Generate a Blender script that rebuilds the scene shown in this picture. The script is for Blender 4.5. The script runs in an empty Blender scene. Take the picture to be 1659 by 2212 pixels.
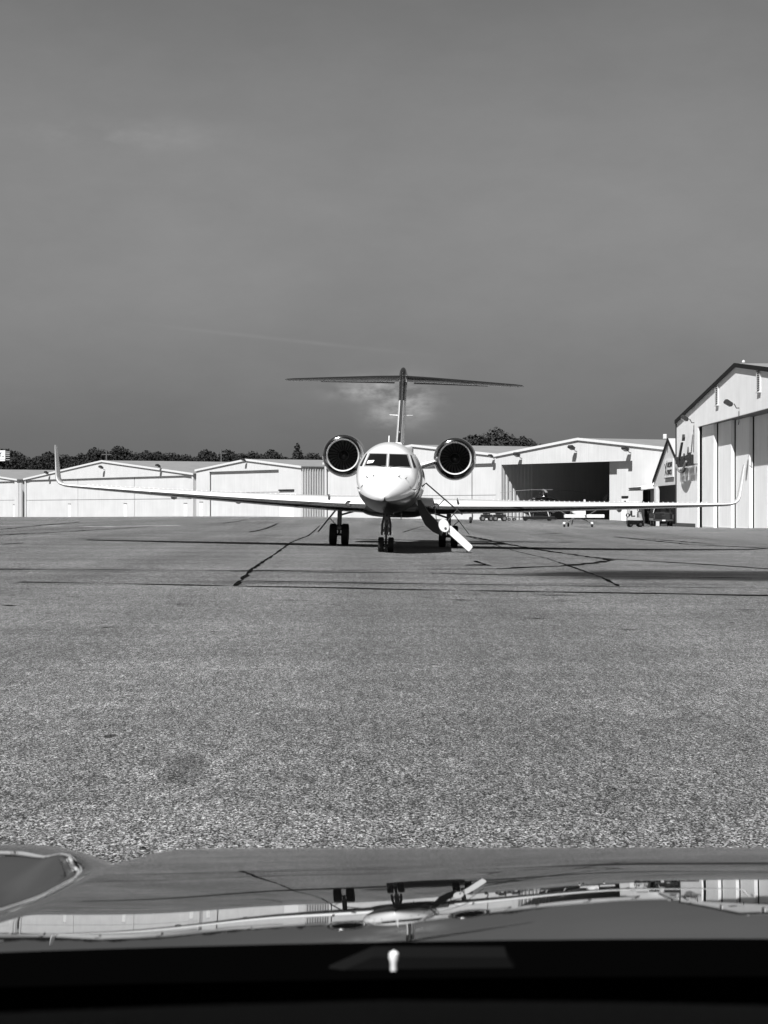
import bpy, math, random
import numpy as np
from mathutils import Vector, Matrix

random.seed(11)
R = math.radians
scene = bpy.context.scene
COL = scene.collection

# ------------------------------------------------------------------ camera
EYE = 1.5
FPX = 5000.0            # focal length, in pixels of a 1659 px wide picture
cam = bpy.data.cameras.new("camera")
cam.sensor_fit = 'HORIZONTAL'
cam.sensor_width = 36.0
cam.lens = 36.0 * FPX / 1659.0
cam.clip_start = 0.05
cam.clip_end = 9000
cam.dof.use_dof = True
cam.dof.focus_distance = 110.0
cam.dof.aperture_fstop = 44.0
camo = bpy.data.objects.new("camera", cam)
camo.location = (0, 0, EYE)
camo.rotation_euler = (R(90 - 0.046), 0, 0)
COL.objects.link(camo)
scene.camera = camo

# ------------------------------------------------------------------ light
SUN = Vector((-0.38, -0.62, 1.0)).normalized()     # direction towards the sun
sun = bpy.data.lights.new("sun", 'SUN')
sun.energy = 5.0
sun.angle = R(0.5)
sun.color = (1, 1, 1)
suno = bpy.data.objects.new("sun", sun)
suno.rotation_euler = (-SUN).to_track_quat('-Z', 'Y').to_euler()
suno.location = (-60, -120, 200)
COL.objects.link(suno)

world = bpy.data.worlds.new("World")
scene.world = world
world.use_nodes = True
wn = world.node_tree.nodes
wl = world.node_tree.links
wn.clear()
SKY_GAIN = 1.56


def wmath(op, a, b=None, c=None, clamp=False):
    n = wn.new('ShaderNodeMath')
    n.operation = op
    n.use_clamp = clamp
    for i, v in enumerate((a, b, c)):
        if v is None:
            continue
        if isinstance(v, (int, float)):
            n.inputs[i].default_value = v
        else:
            wl.new(v, n.inputs[i])
    return n.outputs[0]


def build_world():
    sky = wn.new('ShaderNodeTexSky')
    sky.sky_type = 'NISHITA'
    sky.sun_disc = False
    sky.sun_elevation = math.asin(SUN.z)
    sky.sun_rotation = math.atan2(SUN.x, SUN.y)
    sky.altitude = 300
    sky.air_density = 1.0
    sky.dust_density = 0.6
    sky.ozone_density = 1.0
    sep = wn.new('ShaderNodeSeparateColor')
    wl.new(sky.outputs[0], sep.inputs[0])
    # black and white picture: one grey for every direction, evened out by the film's response
    mono = wmath('ADD', wmath('MULTIPLY', sep.outputs[0], 0.45),
                 wmath('ADD', wmath('MULTIPLY', sep.outputs[1], 0.40), wmath('MULTIPLY', sep.outputs[2], 0.15)))
    flat = wmath('POWER', wmath('MAXIMUM', mono, 0.02), -0.10)
    tc = wn.new('ShaderNodeTexCoord')
    xyz = wn.new('ShaderNodeSeparateXYZ')
    wl.new(tc.outputs['Generated'], xyz.inputs[0])
    az = wmath('ARCTAN2', xyz.outputs[0], xyz.outputs[1])
    el = wmath('ARCSINE', xyz.outputs[2])
    comb = wn.new('ShaderNodeCombineXYZ')
    wl.new(wmath('MULTIPLY', az, 1.0), comb.inputs[0])
    wl.new(wmath('MULTIPLY', el, 2.2), comb.inputs[1])

    def noise(scale, detail, rough=0.55, off=0.0):
        n = wn.new('ShaderNodeTexNoise')
        n.inputs['Scale'].default_value = scale
        n.inputs['Detail'].default_value = detail
        n.inputs['Roughness'].default_value = rough
        n.noise_dimensions = '2D'
        m = wn.new('ShaderNodeVectorMath')
        m.operation = 'ADD'
        wl.new(comb.outputs[0], m.inputs[0])
        m.inputs[1].default_value = (off, off * 0.7, 0)
        wl.new(m.outputs[0], n.inputs['Vector'])
        return n.outputs[0]

    def blob(a0, e0, sa, se):
        da = wmath('DIVIDE', wmath('SUBTRACT', az, R(a0)), R(sa))
        de = wmath('DIVIDE', wmath('SUBTRACT', el, R(e0)), R(se))
        r2 = wmath('ADD', wmath('MULTIPLY', da, da), wmath('MULTIPLY', de, de))
        return wmath('POWER', 2.718, wmath('MULTIPLY', r2, -1.0))
    # the small torn cloud low behind the tail, thin veils above, one worn contrail
    n1 = wmath('MULTIPLY', wmath('SUBTRACT', noise(48, 6, 0.6, 3.1), 0.34, clamp=True), 2.6)
    c1 = wmath('MULTIPLY', wmath('ADD', blob(-0.40, 2.98, 0.78, 0.24), blob(0.62, 2.70, 0.62, 0.46)), n1)
    c1 = wmath('ADD', c1, wmath('MULTIPLY', blob(0.05, 2.35, 0.5, 0.3), wmath('MULTIPLY', n1, 0.6)))
    n2 = wmath('MULTIPLY', wmath('SUBTRACT', noise(7, 6, 0.62, 9.4), 0.38, clamp=True), 1.6)
    veil = wmath('ADD', wmath('MULTIPLY', n2, 0.20), wmath('MULTIPLY', noise(26, 5, 0.6, 2.3), 0.07))
    n3 = wmath('SUBTRACT', noise(22, 5, 0.6, 5.2), 0.35, clamp=True)
    c3 = wmath('MULTIPLY', wmath('MULTIPLY', blob(-6.4, 9.15, 2.2, 0.35), n3), 0.9)
    # contrail: a narrow sloping line
    line = wmath('DIVIDE', wmath('SUBTRACT', el, wmath('ADD', R(3.95), wmath('MULTIPLY', az, -0.105))), R(0.045))
    line = wmath('POWER', 2.718, wmath('MULTIPLY', wmath('MULTIPLY', line, line), -1.0))
    c4 = wmath('MULTIPLY', wmath('MULTIPLY', line, blob(-2.4, 4.2, 2.4, 1.2)), wmath('MULTIPLY', noise(30, 4, 0.6, 1.0), 0.22))
    cloud = wmath('ADD', wmath('ADD', wmath('MULTIPLY', c1, 2.1), veil), wmath('ADD', c3, c4))
    # haze band low down, deepening blue (dark in black and white) higher up
    deg = wmath('MULTIPLY', wmath('MAXIMUM', el, 0.0), 180 / math.pi)
    low = wmath('SUBTRACT', 1.0, wmath('MULTIPLY', wmath('POWER', 2.718, wmath('MULTIPLY', wmath('MULTIPLY', deg, deg), -1 / 18.0)), 0.46))
    hi_ = wmath('DIVIDE', 1.0, wmath('ADD', 1.0, wmath('POWER', wmath('DIVIDE', deg, 14.6), 3.4)))
    hi_ = wmath('MAXIMUM', hi_, 0.30)
    tot = wmath('MULTIPLY', wmath('MULTIPLY', wmath('MULTIPLY', flat, low), hi_), wmath('ADD', 1.0, cloud))
    val = wmath('MULTIPLY', tot, SKY_GAIN)
    bg = wn.new('ShaderNodeBackground')
    bg.inputs['Strength'].default_value = 0.12
    wl.new(val, bg.inputs['Color'])
    out = wn.new('ShaderNodeOutputWorld')
    wl.new(bg.outputs[0], out.inputs['Surface'])


build_world()
vs = scene.view_settings
vs.view_transform = 'Standard'
vs.look = 'None'
vs.exposure = 0.70
vs.gamma = 1.0
vs.use_curve_mapping = False
scene.cycles.use_denoising = True
try:
    scene.cycles.denoiser = 'OPENIMAGEDENOISE'
    scene.cycles.denoising_input_passes = 'RGB_ALBEDO_NORMAL'
except Exception:
    pass
scene.cycles.max_bounces = 8
scene.cycles.glossy_bounces = 4
scene.cycles.sample_clamp_indirect = 6.0

# ------------------------------------------------------------------ materials
MATS = {}


def mat(name, g, rough=0.6, metal=0.0, coat=0.0, var=0.0, vscale=3.0, bump=0.0, bscale=20.0, ribs=0.0, ribdir=0, ribamp=0.3, spec=0.5, streak=0.0):
    """A grey procedural material: noise variation, fine bump, optional corrugation ribs and rain streaks."""
    if name in MATS:
        return MATS[name]
    m = bpy.data.materials.new(name)
    m.use_nodes = True
    nt = m.node_tree
    n, l = nt.nodes, nt.links
    b = n['Principled BSDF']
    b.inputs['Base Color'].default_value = (g, g, g, 1)
    b.inputs['Roughness'].default_value = rough
    b.inputs['Metallic'].default_value = metal
    b.inputs['Specular IOR Level'].default_value = spec
    if coat:
        b.inputs['Coat Weight'].default_value = coat
        b.inputs['Coat Roughness'].default_value = 0.04
    tc = n.new('ShaderNodeTexCoord')

    def tex(scale, detail=5, vec=None):
        t = n.new('ShaderNodeTexNoise')
        t.inputs['Scale'].default_value = scale
        t.inputs['Detail'].default_value = detail
        l.new(vec if vec is not None else tc.outputs['Object'], t.inputs['Vector'])
        return t.outputs[0]

    def ramp(src, lo, hi):
        r = n.new('ShaderNodeMapRange')
        r.inputs[1].default_value = 0.3
        r.inputs[2].default_value = 0.7
        r.inputs[3].default_value = lo
        r.inputs[4].default_value = hi
        l.new(src, r.inputs[0])
        return r.outputs[0]
    colsock = None
    if var:
        colsock = ramp(tex(vscale), g * (1 - var), g * (1 + var))
    if streak:
        mp = n.new('ShaderNodeMapping')
        mp.inputs['Scale'].default_value = (2.2, 2.2, 0.08)
        l.new(tc.outputs['Object'], mp.inputs[0])
        s = ramp(tex(2.0, 6, mp.outputs[0]), 1 - streak, 1.0)
        mm = n.new('ShaderNodeMath')
        mm.operation = 'MULTIPLY'
        l.new(s, mm.inputs[0])
        if colsock is not None:
            l.new(colsock, mm.inputs[1])
        else:
            mm.inputs[1].default_value = g
        colsock = mm.outputs[0]
    if colsock is not None:
        l.new(colsock, b.inputs['Base Color'])
    normal = None
    if ribs:
        w = n.new('ShaderNodeTexWave')
        w.wave_type = 'BANDS'
        w.bands_direction = 'XYZ'[ribdir]
        w.wave_profile = 'SIN'
        w.inputs['Scale'].default_value = ribs
        w.inputs['Distortion'].default_value = 0
        l.new(tc.outputs['Object'], w.inputs['Vector'])
        bp = n.new('ShaderNodeBump')
        bp.inputs['Strength'].default_value = ribamp
        bp.inputs['Distance'].default_value = 0.05
        l.new(w.outputs[1], bp.inputs['Height'])
        normal = bp.outputs[0]
    if bump:
        bp = n.new('ShaderNodeBump')
        bp.inputs['Strength'].default_value = bump
        bp.inputs['Distance'].default_value = 0.02
        l.new(tex(bscale), bp.inputs['Height'])
        if normal is not None:
            l.new(normal, bp.inputs['Normal'])
        normal = bp.outputs[0]
    if normal is not None:
        l.new(normal, b.inputs['Normal'])
    MATS[name] = m
    return m


WHITE_WALL = mat('white_wall', 0.635, 0.6, var=0.05, vscale=0.35, streak=0.10)
ROW_RIB_WALL = mat('ribbed_pale_wall', 0.62, 0.6, var=0.05, vscale=0.4, ribs=2.6, ribamp=0.25, streak=0.12)
RIB_WALL = mat('ribbed_white_wall', 0.86, 0.55, var=0.05, vscale=0.4, ribs=2.6, ribamp=0.12, streak=0.10)
DOOR_WHITE = mat('white_door_paint', 0.80, 0.45, var=0.02, vscale=1.0)
ROOF = mat('galvanised_roof', 0.20, 0.55, var=0.12, vscale=0.6)
TRIM_WHITE = mat('white_trim', 0.66, 0.5, var=0.03)
TRIM_DARK = mat('dark_trim', 0.010, 0.7, var=0.1, spec=0.15)
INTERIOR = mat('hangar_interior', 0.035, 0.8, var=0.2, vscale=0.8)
STEEL_DARK = mat('dark_steel', 0.025, 0.55, var=0.2, vscale=6)
RUBBER = mat('tyre_rubber', 0.012, 0.75, var=0.2, vscale=10)
RIM = mat('wheel_rim', 0.22, 0.45, 0.4, var=0.1)
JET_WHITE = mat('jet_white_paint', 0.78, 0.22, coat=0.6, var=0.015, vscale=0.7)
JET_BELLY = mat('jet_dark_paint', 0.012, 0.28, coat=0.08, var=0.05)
JET_NACELLE = mat('jet_nacelle_paint', 0.015, 0.10, coat=0.8, var=0.1)
POLISHED = mat('polished_metal', 0.45, 0.16, 1.0, var=0.04, vscale=2, bump=0.02, bscale=3)
LIP_METAL = mat('inlet_lip_metal', 0.88, 0.20, 1.0, var=0.03)
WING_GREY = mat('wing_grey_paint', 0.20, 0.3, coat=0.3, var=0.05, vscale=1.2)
GEAR_METAL = mat('gear_metal', 0.16, 0.42, 0.5, var=0.25, vscale=8)
GLASS_DARK = mat('cockpit_glass', 0.006, 0.06, spec=0.35)
BLACK = mat('black_paint', 0.012, 0.4, var=0.2)
FAN = mat('fan_metal', 0.07, 0.35, 0.5, var=0.1)
BARK = mat('bark', 0.06, 0.9, var=0.3, vscale=4)
LEAF = mat('foliage', 0.030, 0.75, var=0.55, vscale=0.6, spec=0.2)
LEAF2 = mat('foliage_dark', 0.020, 0.75, var=0.55, vscale=0.6, spec=0.2)
TAR = mat('crack_sealant', 0.008, 0.9, var=0.3, vscale=2, spec=0.0)
LINE_WHITE = mat('worn_line_paint', 0.38, 0.7, var=0.35, vscale=1.5)
CAR_PAINT = mat('black_car_paint', 0.004, 0.012, spec=0.5)
CAR_TRIM = mat('black_car_trim', 0.001, 0.95, spec=0.0)
DASH_GREY = mat('dash_soft_plastic', 0.030, 0.85, bump=0.2, bscale=300, spec=0.1)
SIGN_BLACK = mat('sign_black', 0.010, 0.5)
SIGN_BOARD = mat('sign_board', 0.78, 0.5, var=0.02)
LAMP_GLASS = mat('lamp_glass', 0.30, 0.2)
LENS = mat('lamp_lens', 0.10, 0.1, coat=0.5)


def dulled_paint(m):  # black diffuse mixed in to dim the hood's mirror reflections
    nt = m.node_tree
    b, out = nt.nodes['Principled BSDF'], nt.nodes['Material Output']
    d = nt.nodes.new('ShaderNodeBsdfDiffuse')
    d.inputs['Color'].default_value = (.006, .006, .006, 1)
    mx = nt.nodes.new('ShaderNodeMixShader')
    tx = nt.nodes.new('ShaderNodeTexNoise')
    tx.inputs['Scale'].default_value = 9
    tx.inputs['Detail'].default_value = 6
    mr = nt.nodes.new('ShaderNodeMapRange')
    mr.inputs[3].default_value, mr.inputs[4].default_value = .06, .16
    nt.links.new(tx.outputs[0], mr.inputs[0])
    nt.links.new(mr.outputs[0], mx.inputs[0])
    nt.links.new(b.outputs[0], mx.inputs[1])
    nt.links.new(d.outputs[0], mx.inputs[2])
    nt.links.new(mx.outputs[0], out.inputs['Surface'])


dulled_paint(CAR_PAINT)


# ------------------------------------------------------------------ mesh helper
class MB:
    def __init__(self):
        self.v, self.f, self.m = [], [], []

    def add(self, vs_, fs_, mi=0):
        o = len(self.v)
        self.v += [tuple(p) for p in vs_]
        for f in fs_:
            self.f.append(tuple(i + o for i in f))
            self.m.append(mi)
        return self

    def box(self, x0, x1, y0, y1, z0, z1, mi=0):
        vs_ = [(x, y, z) for z in (z0, z1) for y in (y0, y1) for x in (x0, x1)]
        return self.add(vs_, [(0, 2, 3, 1), (4, 5, 7, 6), (0, 1, 5, 4), (2, 6, 7, 3), (0, 4, 6, 2), (1, 3, 7, 5)], mi)

    def cbox(self, x0, x1, y0, y1, z0, z1, c=0.03, mi=0):
        """box with chamfered edges all round"""
        pts = []
        for sx in (0, 1):
            for sy in (0, 1):
                for sz in (0, 1):
                    X, Y, Z = (x0, x1)[sx], (y0, y1)[sy], (z0, z1)[sz]
                    dx, dy, dz = (c, -c)[sx], (c, -c)[sy], (c, -c)[sz]
                    pts += [(X, Y + dy, Z + dz), (X + dx, Y, Z + dz), (X + dx, Y + dy, Z)]
        import bmesh
        bm = bmesh.new()
        bv = [bm.verts.new(p) for p in pts]
        r = bmesh.ops.convex_hull(bm, input=bv)
        bm.verts.index_update()
        vs_ = [tuple(v.co) for v in bm.verts]
        fs_ = [tuple(v.index for v in f.verts) for f in bm.faces]
        bm.free()
        return self.add(vs_, fs_, mi)

    def prism(self, poly, axis, a, b, mi=0):
        """polygon extruded along an axis; poly in the two other axes (in xyz order)"""
        n = len(poly)
        vs_ = []
        for t in (a, b):
            for p in poly:
                q = [p[0], p[1]]
                q.insert(axis, t)
                vs_.append(tuple(q))
        fs_ = [tuple(range(n - 1, -1, -1)), tuple(range(n, 2 * n))]
        for i in range(n):
            j = (i + 1) % n
            fs_.append((i, j, n + j, n + i))
        return self.add(vs_, fs_, mi)

    def tube(self, pts, r, n=8, mi=0, caps=True):
        pts = [Vector(p) for p in pts]
        rs = r if isinstance(r, (list, tuple)) else [r] * len(pts)
        rings = []
        for i, p in enumerate(pts):
            t = (pts[min(i + 1, len(pts) - 1)] - pts[max(i - 1, 0)]).normalized()
            a = t.orthogonal().normalized() if i == 0 else (prev - t * prev.dot(t)).normalized()
            prev = a
            b = t.cross(a)
            rings.append([p + (a * math.cos(2 * math.pi * k / n) + b * math.sin(2 * math.pi * k / n)) * rs[i] for k in range(n)])
        return self.loft(rings, True, caps, mi)

    def loft(self, rings, closed=True, caps=False, mi=0, mfun=None):
        n = len(rings[0])
        o = len(self.v)
        for r_ in rings:
            self.v += [tuple(p) for p in r_]
        for i in range(len(rings) - 1):
            for k in range(n if closed else n - 1):
                k2 = (k + 1) % n
                self.f.append((o + i * n + k, o + i * n + k2, o + (i + 1) * n + k2, o + (i + 1) * n + k))
                self.m.append(mfun(i, k) if mfun else mi)
        if caps:
            self.f.append(tuple(o + k for k in range(n - 1, -1, -1)))
            self.m.append(mi)
            self.f.append(tuple(o + (len(rings) - 1) * n + k for k in range(n)))
            self.m.append(mi)
        return self

    def lathe(self, prof, c, axis=1, n=40, mi=0, mfun=None):
        """profile (t along axis, radius) round a line through c"""
        rings = []
        for t, r_ in prof:
            ring = []
            for k in range(n):
                a = 2 * math.pi * k / n
                p = [0, 0, 0]
                p[axis] = c[axis] + t
                p[(axis + 1) % 3] = c[(axis + 1) % 3] + r_ * math.cos(a)
                p[(axis + 2) % 3] = c[(axis + 2) % 3] + r_ * math.sin(a)
                ring.append(p)
            rings.append(ring)
        return self.loft(rings, True, False, mi, mfun)

    def build(self, name, mats, parent=None, smooth=False, loc=None):
        me = bpy.data.meshes.new(name)
        me.from_pydata(self.v, [], self.f)
        if not isinstance(mats, (list, tuple)):
            mats = [mats]
        for m_ in mats:
            me.materials.append(m_)
        if len(mats) > 1:
            me.polygons.foreach_set('material_index', self.m)
        import bmesh
        bm = bmesh.new()
        bm.from_mesh(me)
        bmesh.ops.recalc_face_normals(bm, faces=bm.faces)
        bm.to_mesh(me)
        bm.free()
        if smooth:
            me.polygons.foreach_set('use_smooth', [True] * len(me.polygons))
            me.set_sharp_from_angle(angle=R(38))
        o = bpy.data.objects.new(name, me)
        COL.objects.link(o)
        if parent is not None:
            o.parent = parent
        if loc is not None:
            o.location = loc
        return o


def inst(name, mesh, parent, loc=(0, 0, 0), rot=(0, 0, 0), scale=(1, 1, 1)):
    o = bpy.data.objects.new(name, mesh)
    COL.objects.link(o)
    o.parent = parent
    o.location, o.rotation_euler, o.scale = loc, rot, scale
    return o


def tag(o, label=None, cat=None, group=None, kind=None):
    for k, v in (('label', label), ('category', cat), ('group', group), ('kind', kind)):
        if v:
            o[k] = v
    return o


def thing(name, label, cat, loc=(0, 0, 0), rotz=0.0, group=None):
    o = bpy.data.objects.new(name, None)
    o.empty_display_size = 0.3
    COL.objects.link(o)
    o.location = loc
    o.rotation_euler = (0, 0, rotz)
    return tag(o, label, cat, group)


def lerp(a, b, t):
    return a + (b - a) * t


def smooth01(t):
    t = max(0.0, min(1.0, t))
    return t * t * (3 - 2 * t)


# ------------------------------------------------------------------ ground
CP = np.array([
    (0, 0, 0), (-8, 5, 0), (8, 5, 0), (0, 20, 0), (-12, 30, .03), (12, 30, -.03), (0, 50, 0), (-16, 65, .10), (16, 65, -.13),
    (0, 83, 0), (-12, 89, .09), (14, 89, -.29), (-22, 91, .15), (24, 90, -.34), (-24, 101, .27), (24, 100, -.22), (-13, 98, .20), (15.5, 97, -.20), (0, 96, .04), (-26, 135, .28), (0, 140, .06), (22, 140, -.12),
    (-36, 200, .38), (0, 220, .14), (24, 195, -.04), (30, 170, .16), (29, 223, -.08), (31, 255, -.20), (20, 240, 0),
    (-20, 350, .55), (-48, 397, .36), (-72, 435, .22), (15, 291, .25), (28, 270, .30), (3, 312, .36), (-60, 300, .42),
    (70, 120, -.2), (-70, 100, .35), (90, 300, .2), (-160, 450, .3), (160, 450, .3), (0, 600, .4), (0, -60, 0), (-80, -40, .1), (80, -40, -.1)], float)
AX = 2.0


def _phi(r):
    return np.where(r > 1e-9, r * r * np.log(np.maximum(r, 1e-9)), 0.0)


_s = np.array([AX / 100, 1 / 100])
_C = CP[:, :2] * _s
_K = _phi(np.linalg.norm(_C[:, None] - _C[None], axis=2)) + np.eye(len(_C)) * 0.002
_P = np.c_[np.ones(len(_C)), _C]
_A = np.block([[_K, _P], [_P.T, np.zeros((3, 3))]])
_W = np.linalg.solve(_A, np.r_[CP[:, 2], 0, 0, 0])


def Gs(xy):
    xy = np.asarray(xy, float) * _s
    k = _phi(np.linalg.norm(xy[:, None] - _C[None], axis=2))
    return np.clip(k @ _W[:-3] + np.c_[np.ones(len(xy)), xy] @ _W[-3:], -0.4, 0.7)


def G(x, y):
    return float(Gs([(x, y)])[0])


def on_ground(px, py):
    """where the sight line through a point of the photograph meets the tarmac"""
    k, s = (px - 829.5) / FPX, (py - 1102) / FPX
    lo, hi = 4.0, 520.0
    d = lo
    while d < hi:
        if EYE - s * d <= G(k * d, d):
            break
        d += 0.5 + d * 0.006
    a, b = d - 0.5 - d * 0.006, d
    for _ in range(14):
        m_ = (a + b) / 2
        if EYE - s * m_ <= G(k * m_, m_):
            b = m_
        else:
            a = m_
    return (k * b, b)


def asphalt_material():
    m = bpy.data.materials.new('weathered_asphalt')
    m.use_nodes = True
    nt = m.node_tree
    n, l = nt.nodes, nt.links
    b = n['Principled BSDF']
    b.inputs['Roughness'].default_value = 0.9
    b.inputs['Specular IOR Level'].default_value = 0.15
    tc = n.new('ShaderNodeTexCoord')
    P = tc.outputs['Object']

    def noise(scale, detail=3, rough=0.6, vec=None):
        t = n.new('ShaderNodeTexNoise')
        t.inputs['Scale'].default_value = scale
        t.inputs['Detail'].default_value = detail
        t.inputs['Roughness'].default_value = rough
        l.new(P if vec is None else vec, t.inputs['Vector'])
        return t.outputs[0]

    def mr(src, a, b_, lo, hi):
        r = n.new('ShaderNodeMapRange')
        for i, v in enumerate((a, b_, lo, hi)):
            r.inputs[i + 1].default_value = v
        l.new(src, r.inputs[0])
        return r.outputs[0]

    def mth(op, a, b_):
        x = n.new('ShaderNodeMath')
        x.operation = op
        for i, v in enumerate((a, b_)):
            if isinstance(v, (int, float)):
                x.inputs[i].default_value = v
            else:
                l.new(v, x.inputs[i])
        return x.outputs[0]
    # the paver drags the mix lengthways: grains a little longer than wide
    drag = n.new('ShaderNodeMapping')
    drag.inputs['Scale'].default_value = (1.0, 0.42, 1.0)
    l.new(P, drag.inputs[0])
    D = drag.outputs[0]
    # aggregate: pale stones in dark binder at several sizes, then patchy wear
    vo = n.new('ShaderNodeTexVoronoi')
    vo.inputs['Scale'].default_value = 150
    l.new(D, vo.inputs['Vector'])
    sepc = n.new('ShaderNodeSeparateColor')
    l.new(vo.outputs['Color'], sepc.inputs[0])
    stones = mr(sepc.outputs[0], 0.22, 0.78, 0.05, 1.95)
    vo2 = n.new('ShaderNodeTexVoronoi')
    vo2.inputs['Scale'].default_value = 95
    l.new(D, vo2.inputs['Vector'])
    sep2 = n.new('ShaderNodeSeparateColor')
    l.new(vo2.outputs['Color'], sep2.inputs[0])
    clumps = mr(sep2.outputs[1], 0.2, 0.8, 0.45, 1.55)
    fine = mr(noise(48, 3, 0.7, D), 0.38, 0.62, 0.55, 1.45)
    drag2 = n.new('ShaderNodeMapping')
    drag2.inputs['Scale'].default_value = (1.0, 0.14, 1.0)
    l.new(P, drag2.inputs[0])
    rake = mr(noise(24, 3, 0.65, drag2.outputs[0]), 0.36, 0.64, 0.76, 1.24)
    rake2 = mr(noise(9, 3, 0.65, drag2.outputs[0]), 0.36, 0.64, 0.84, 1.16)
    mid = mr(noise(2.6, 4, 0.6), 0.3, 0.7, 0.86, 1.14)
    big = mr(noise(0.16, 5, 0.55), 0.3, 0.7, 0.86, 1.14)
    # long faint bands along the laying direction of the paver
    mp = n.new('ShaderNodeMapping')
    mp.inputs['Scale'].default_value = (0.42, 0.010, 1)
    l.new(P, mp.inputs[0])
    band = mr(noise(1.0, 4, 0.5, mp.outputs[0]), 0.3, 0.7, 0.78, 1.22)
    # crossways patches of old repairs
    mp2 = n.new('ShaderNodeMapping')
    mp2.inputs['Scale'].default_value = (0.07, 0.35, 1)
    l.new(P, mp2.inputs[0])
    cross = mr(noise(1.0, 5, 0.6, mp2.outputs[0]), 0.3, 0.7, 0.80, 1.16)
    v = mth('MULTIPLY', stones, fine)
    for q in (clumps, rake, rake2, mid, big, band, cross):
        v = mth('MULTIPLY', v, q)
    v = mth('MULTIPLY', v, 0.117)

    # dark fuel stains soaked into the surface
    sx = n.new('ShaderNodeSeparateXYZ')
    l.new(P, sx.inputs[0])
    wob = noise(0.5, 5, 0.65)

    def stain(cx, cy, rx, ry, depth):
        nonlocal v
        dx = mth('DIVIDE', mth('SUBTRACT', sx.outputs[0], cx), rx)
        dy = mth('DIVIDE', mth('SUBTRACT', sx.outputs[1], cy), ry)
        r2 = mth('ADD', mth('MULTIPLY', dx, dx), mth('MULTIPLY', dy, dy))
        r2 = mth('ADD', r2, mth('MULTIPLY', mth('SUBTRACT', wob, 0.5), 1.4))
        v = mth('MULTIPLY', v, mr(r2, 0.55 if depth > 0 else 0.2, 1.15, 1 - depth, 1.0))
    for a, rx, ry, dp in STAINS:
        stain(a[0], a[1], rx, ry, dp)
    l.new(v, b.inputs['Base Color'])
    bp = n.new('ShaderNodeBump')
    bp.inputs['Strength'].default_value = 0.7
    bp.inputs['Distance'].default_value = 0.008
    l.new(sepc.outputs[0], bp.inputs['Height'])
    l.new(bp.outputs[0], b.inputs['Normal'])
    return m


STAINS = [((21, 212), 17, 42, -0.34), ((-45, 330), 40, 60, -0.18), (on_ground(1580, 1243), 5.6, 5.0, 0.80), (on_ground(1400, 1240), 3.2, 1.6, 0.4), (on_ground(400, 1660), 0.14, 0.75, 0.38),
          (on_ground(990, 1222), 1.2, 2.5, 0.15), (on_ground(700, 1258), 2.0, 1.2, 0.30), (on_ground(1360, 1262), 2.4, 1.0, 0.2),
          (on_ground(238, 1590), 0.045, 0.15, 0.75), (on_ground(520, 1258), 1.3, 1.3, 0.25)]


GX = sorted(set([-4000, -1500, -600, -300, -150, -100, -70] + list(np.arange(-56, 57, 2.0)) + [70, 100, 150, 300, 600, 1500, 4000]))
GY = sorted(set([-1500, -300, -100, -50, -25] + list(np.arange(-10, 140, 2.0)) + list(np.arange(140, 480, 4.0)) + [520, 600, 800, 1500, 3000, 6000]))
GZ = Gs([(max(-160, min(160, x)), max(-60, min(600, y))) for y in GY for x in GX]).reshape(len(GY), len(GX))


def sheet_z(x, y):
    """height of the ground sheet itself"""
    i = max(0, min(len(GX) - 2, int(np.searchsorted(GX, x)) - 1))
    j = max(0, min(len(GY) - 2, int(np.searchsorted(GY, y)) - 1))
    u, v = (x - GX[i]) / (GX[i + 1] - GX[i]), (y - GY[j]) / (GY[j + 1] - GY[j])
    return float((GZ[j, i] * (1 - u) + GZ[j, i + 1] * u) * (1 - v) + (GZ[j + 1, i] * (1 - u) + GZ[j + 1, i + 1] * u) * v)


def build_ground():
    xs, ys, z = GX, GY, GZ.ravel()
    pts = [(x, y) for y in ys for x in xs]
    mb = MB()
    nx = len(xs)
    fs_ = [(j * nx + i, j * nx + i + 1, (j + 1) * nx + i + 1, (j + 1) * nx + i) for j in range(len(ys) - 1) for i in range(nx - 1)]
    mb.add([(p[0], p[1], float(h)) for p, h in zip(pts, z)], fs_)
    g = mb.build('tarmac_ground', asphalt_material(), None, True)
    tag(g, kind='structure')
    return g


GROUND = build_ground()


def mesh_height(x, y):
    return G(x, y)


def ribbon(pts, width, name, material, lift=0.010, step=0.8, wob=0.35, wvar=0.8):
    """a strip of sealant or paint that follows the tarmac"""
    P2 = [Vector(p) for p in pts]
    fine = []
    for a, b in zip(P2[:-1], P2[1:]):
        nseg = max(1, int((b - a).length / step))
        for i in range(nseg):
            fine.append(a.lerp(b, i / nseg))
    fine.append(P2[-1])
    mb = MB()
    L, Rr = [], []
    for i, p in enumerate(fine):
        t = (fine[min(i + 1, len(fine) - 1)] - fine[max(i - 1, 0)]).normalized()
        nrm = Vector((-t.y, t.x))
        w = width * 0.5 * (1 + wvar * (random.random() - 0.5) * 2)
        o = nrm * (random.random() - 0.5) * wob * width * 2
        L.append(p + o + nrm * w)
        Rr.append(p + o - nrm * w)
    allp = L + Rr
    hz = [sheet_z(p.x, p.y) for p in allp]
    n = len(L)
    mb.add([(p.x, p.y, float(h) + lift) for p, h in zip(allp, hz)], [(i, i + 1, n + i + 1, n + i) for i in range(n - 1)])
    return mb.build(name, material, GROUND)


def px_line(pp, *a, **k):
    return ribbon([on_ground(*p) for p in pp], *a, **k)


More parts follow.
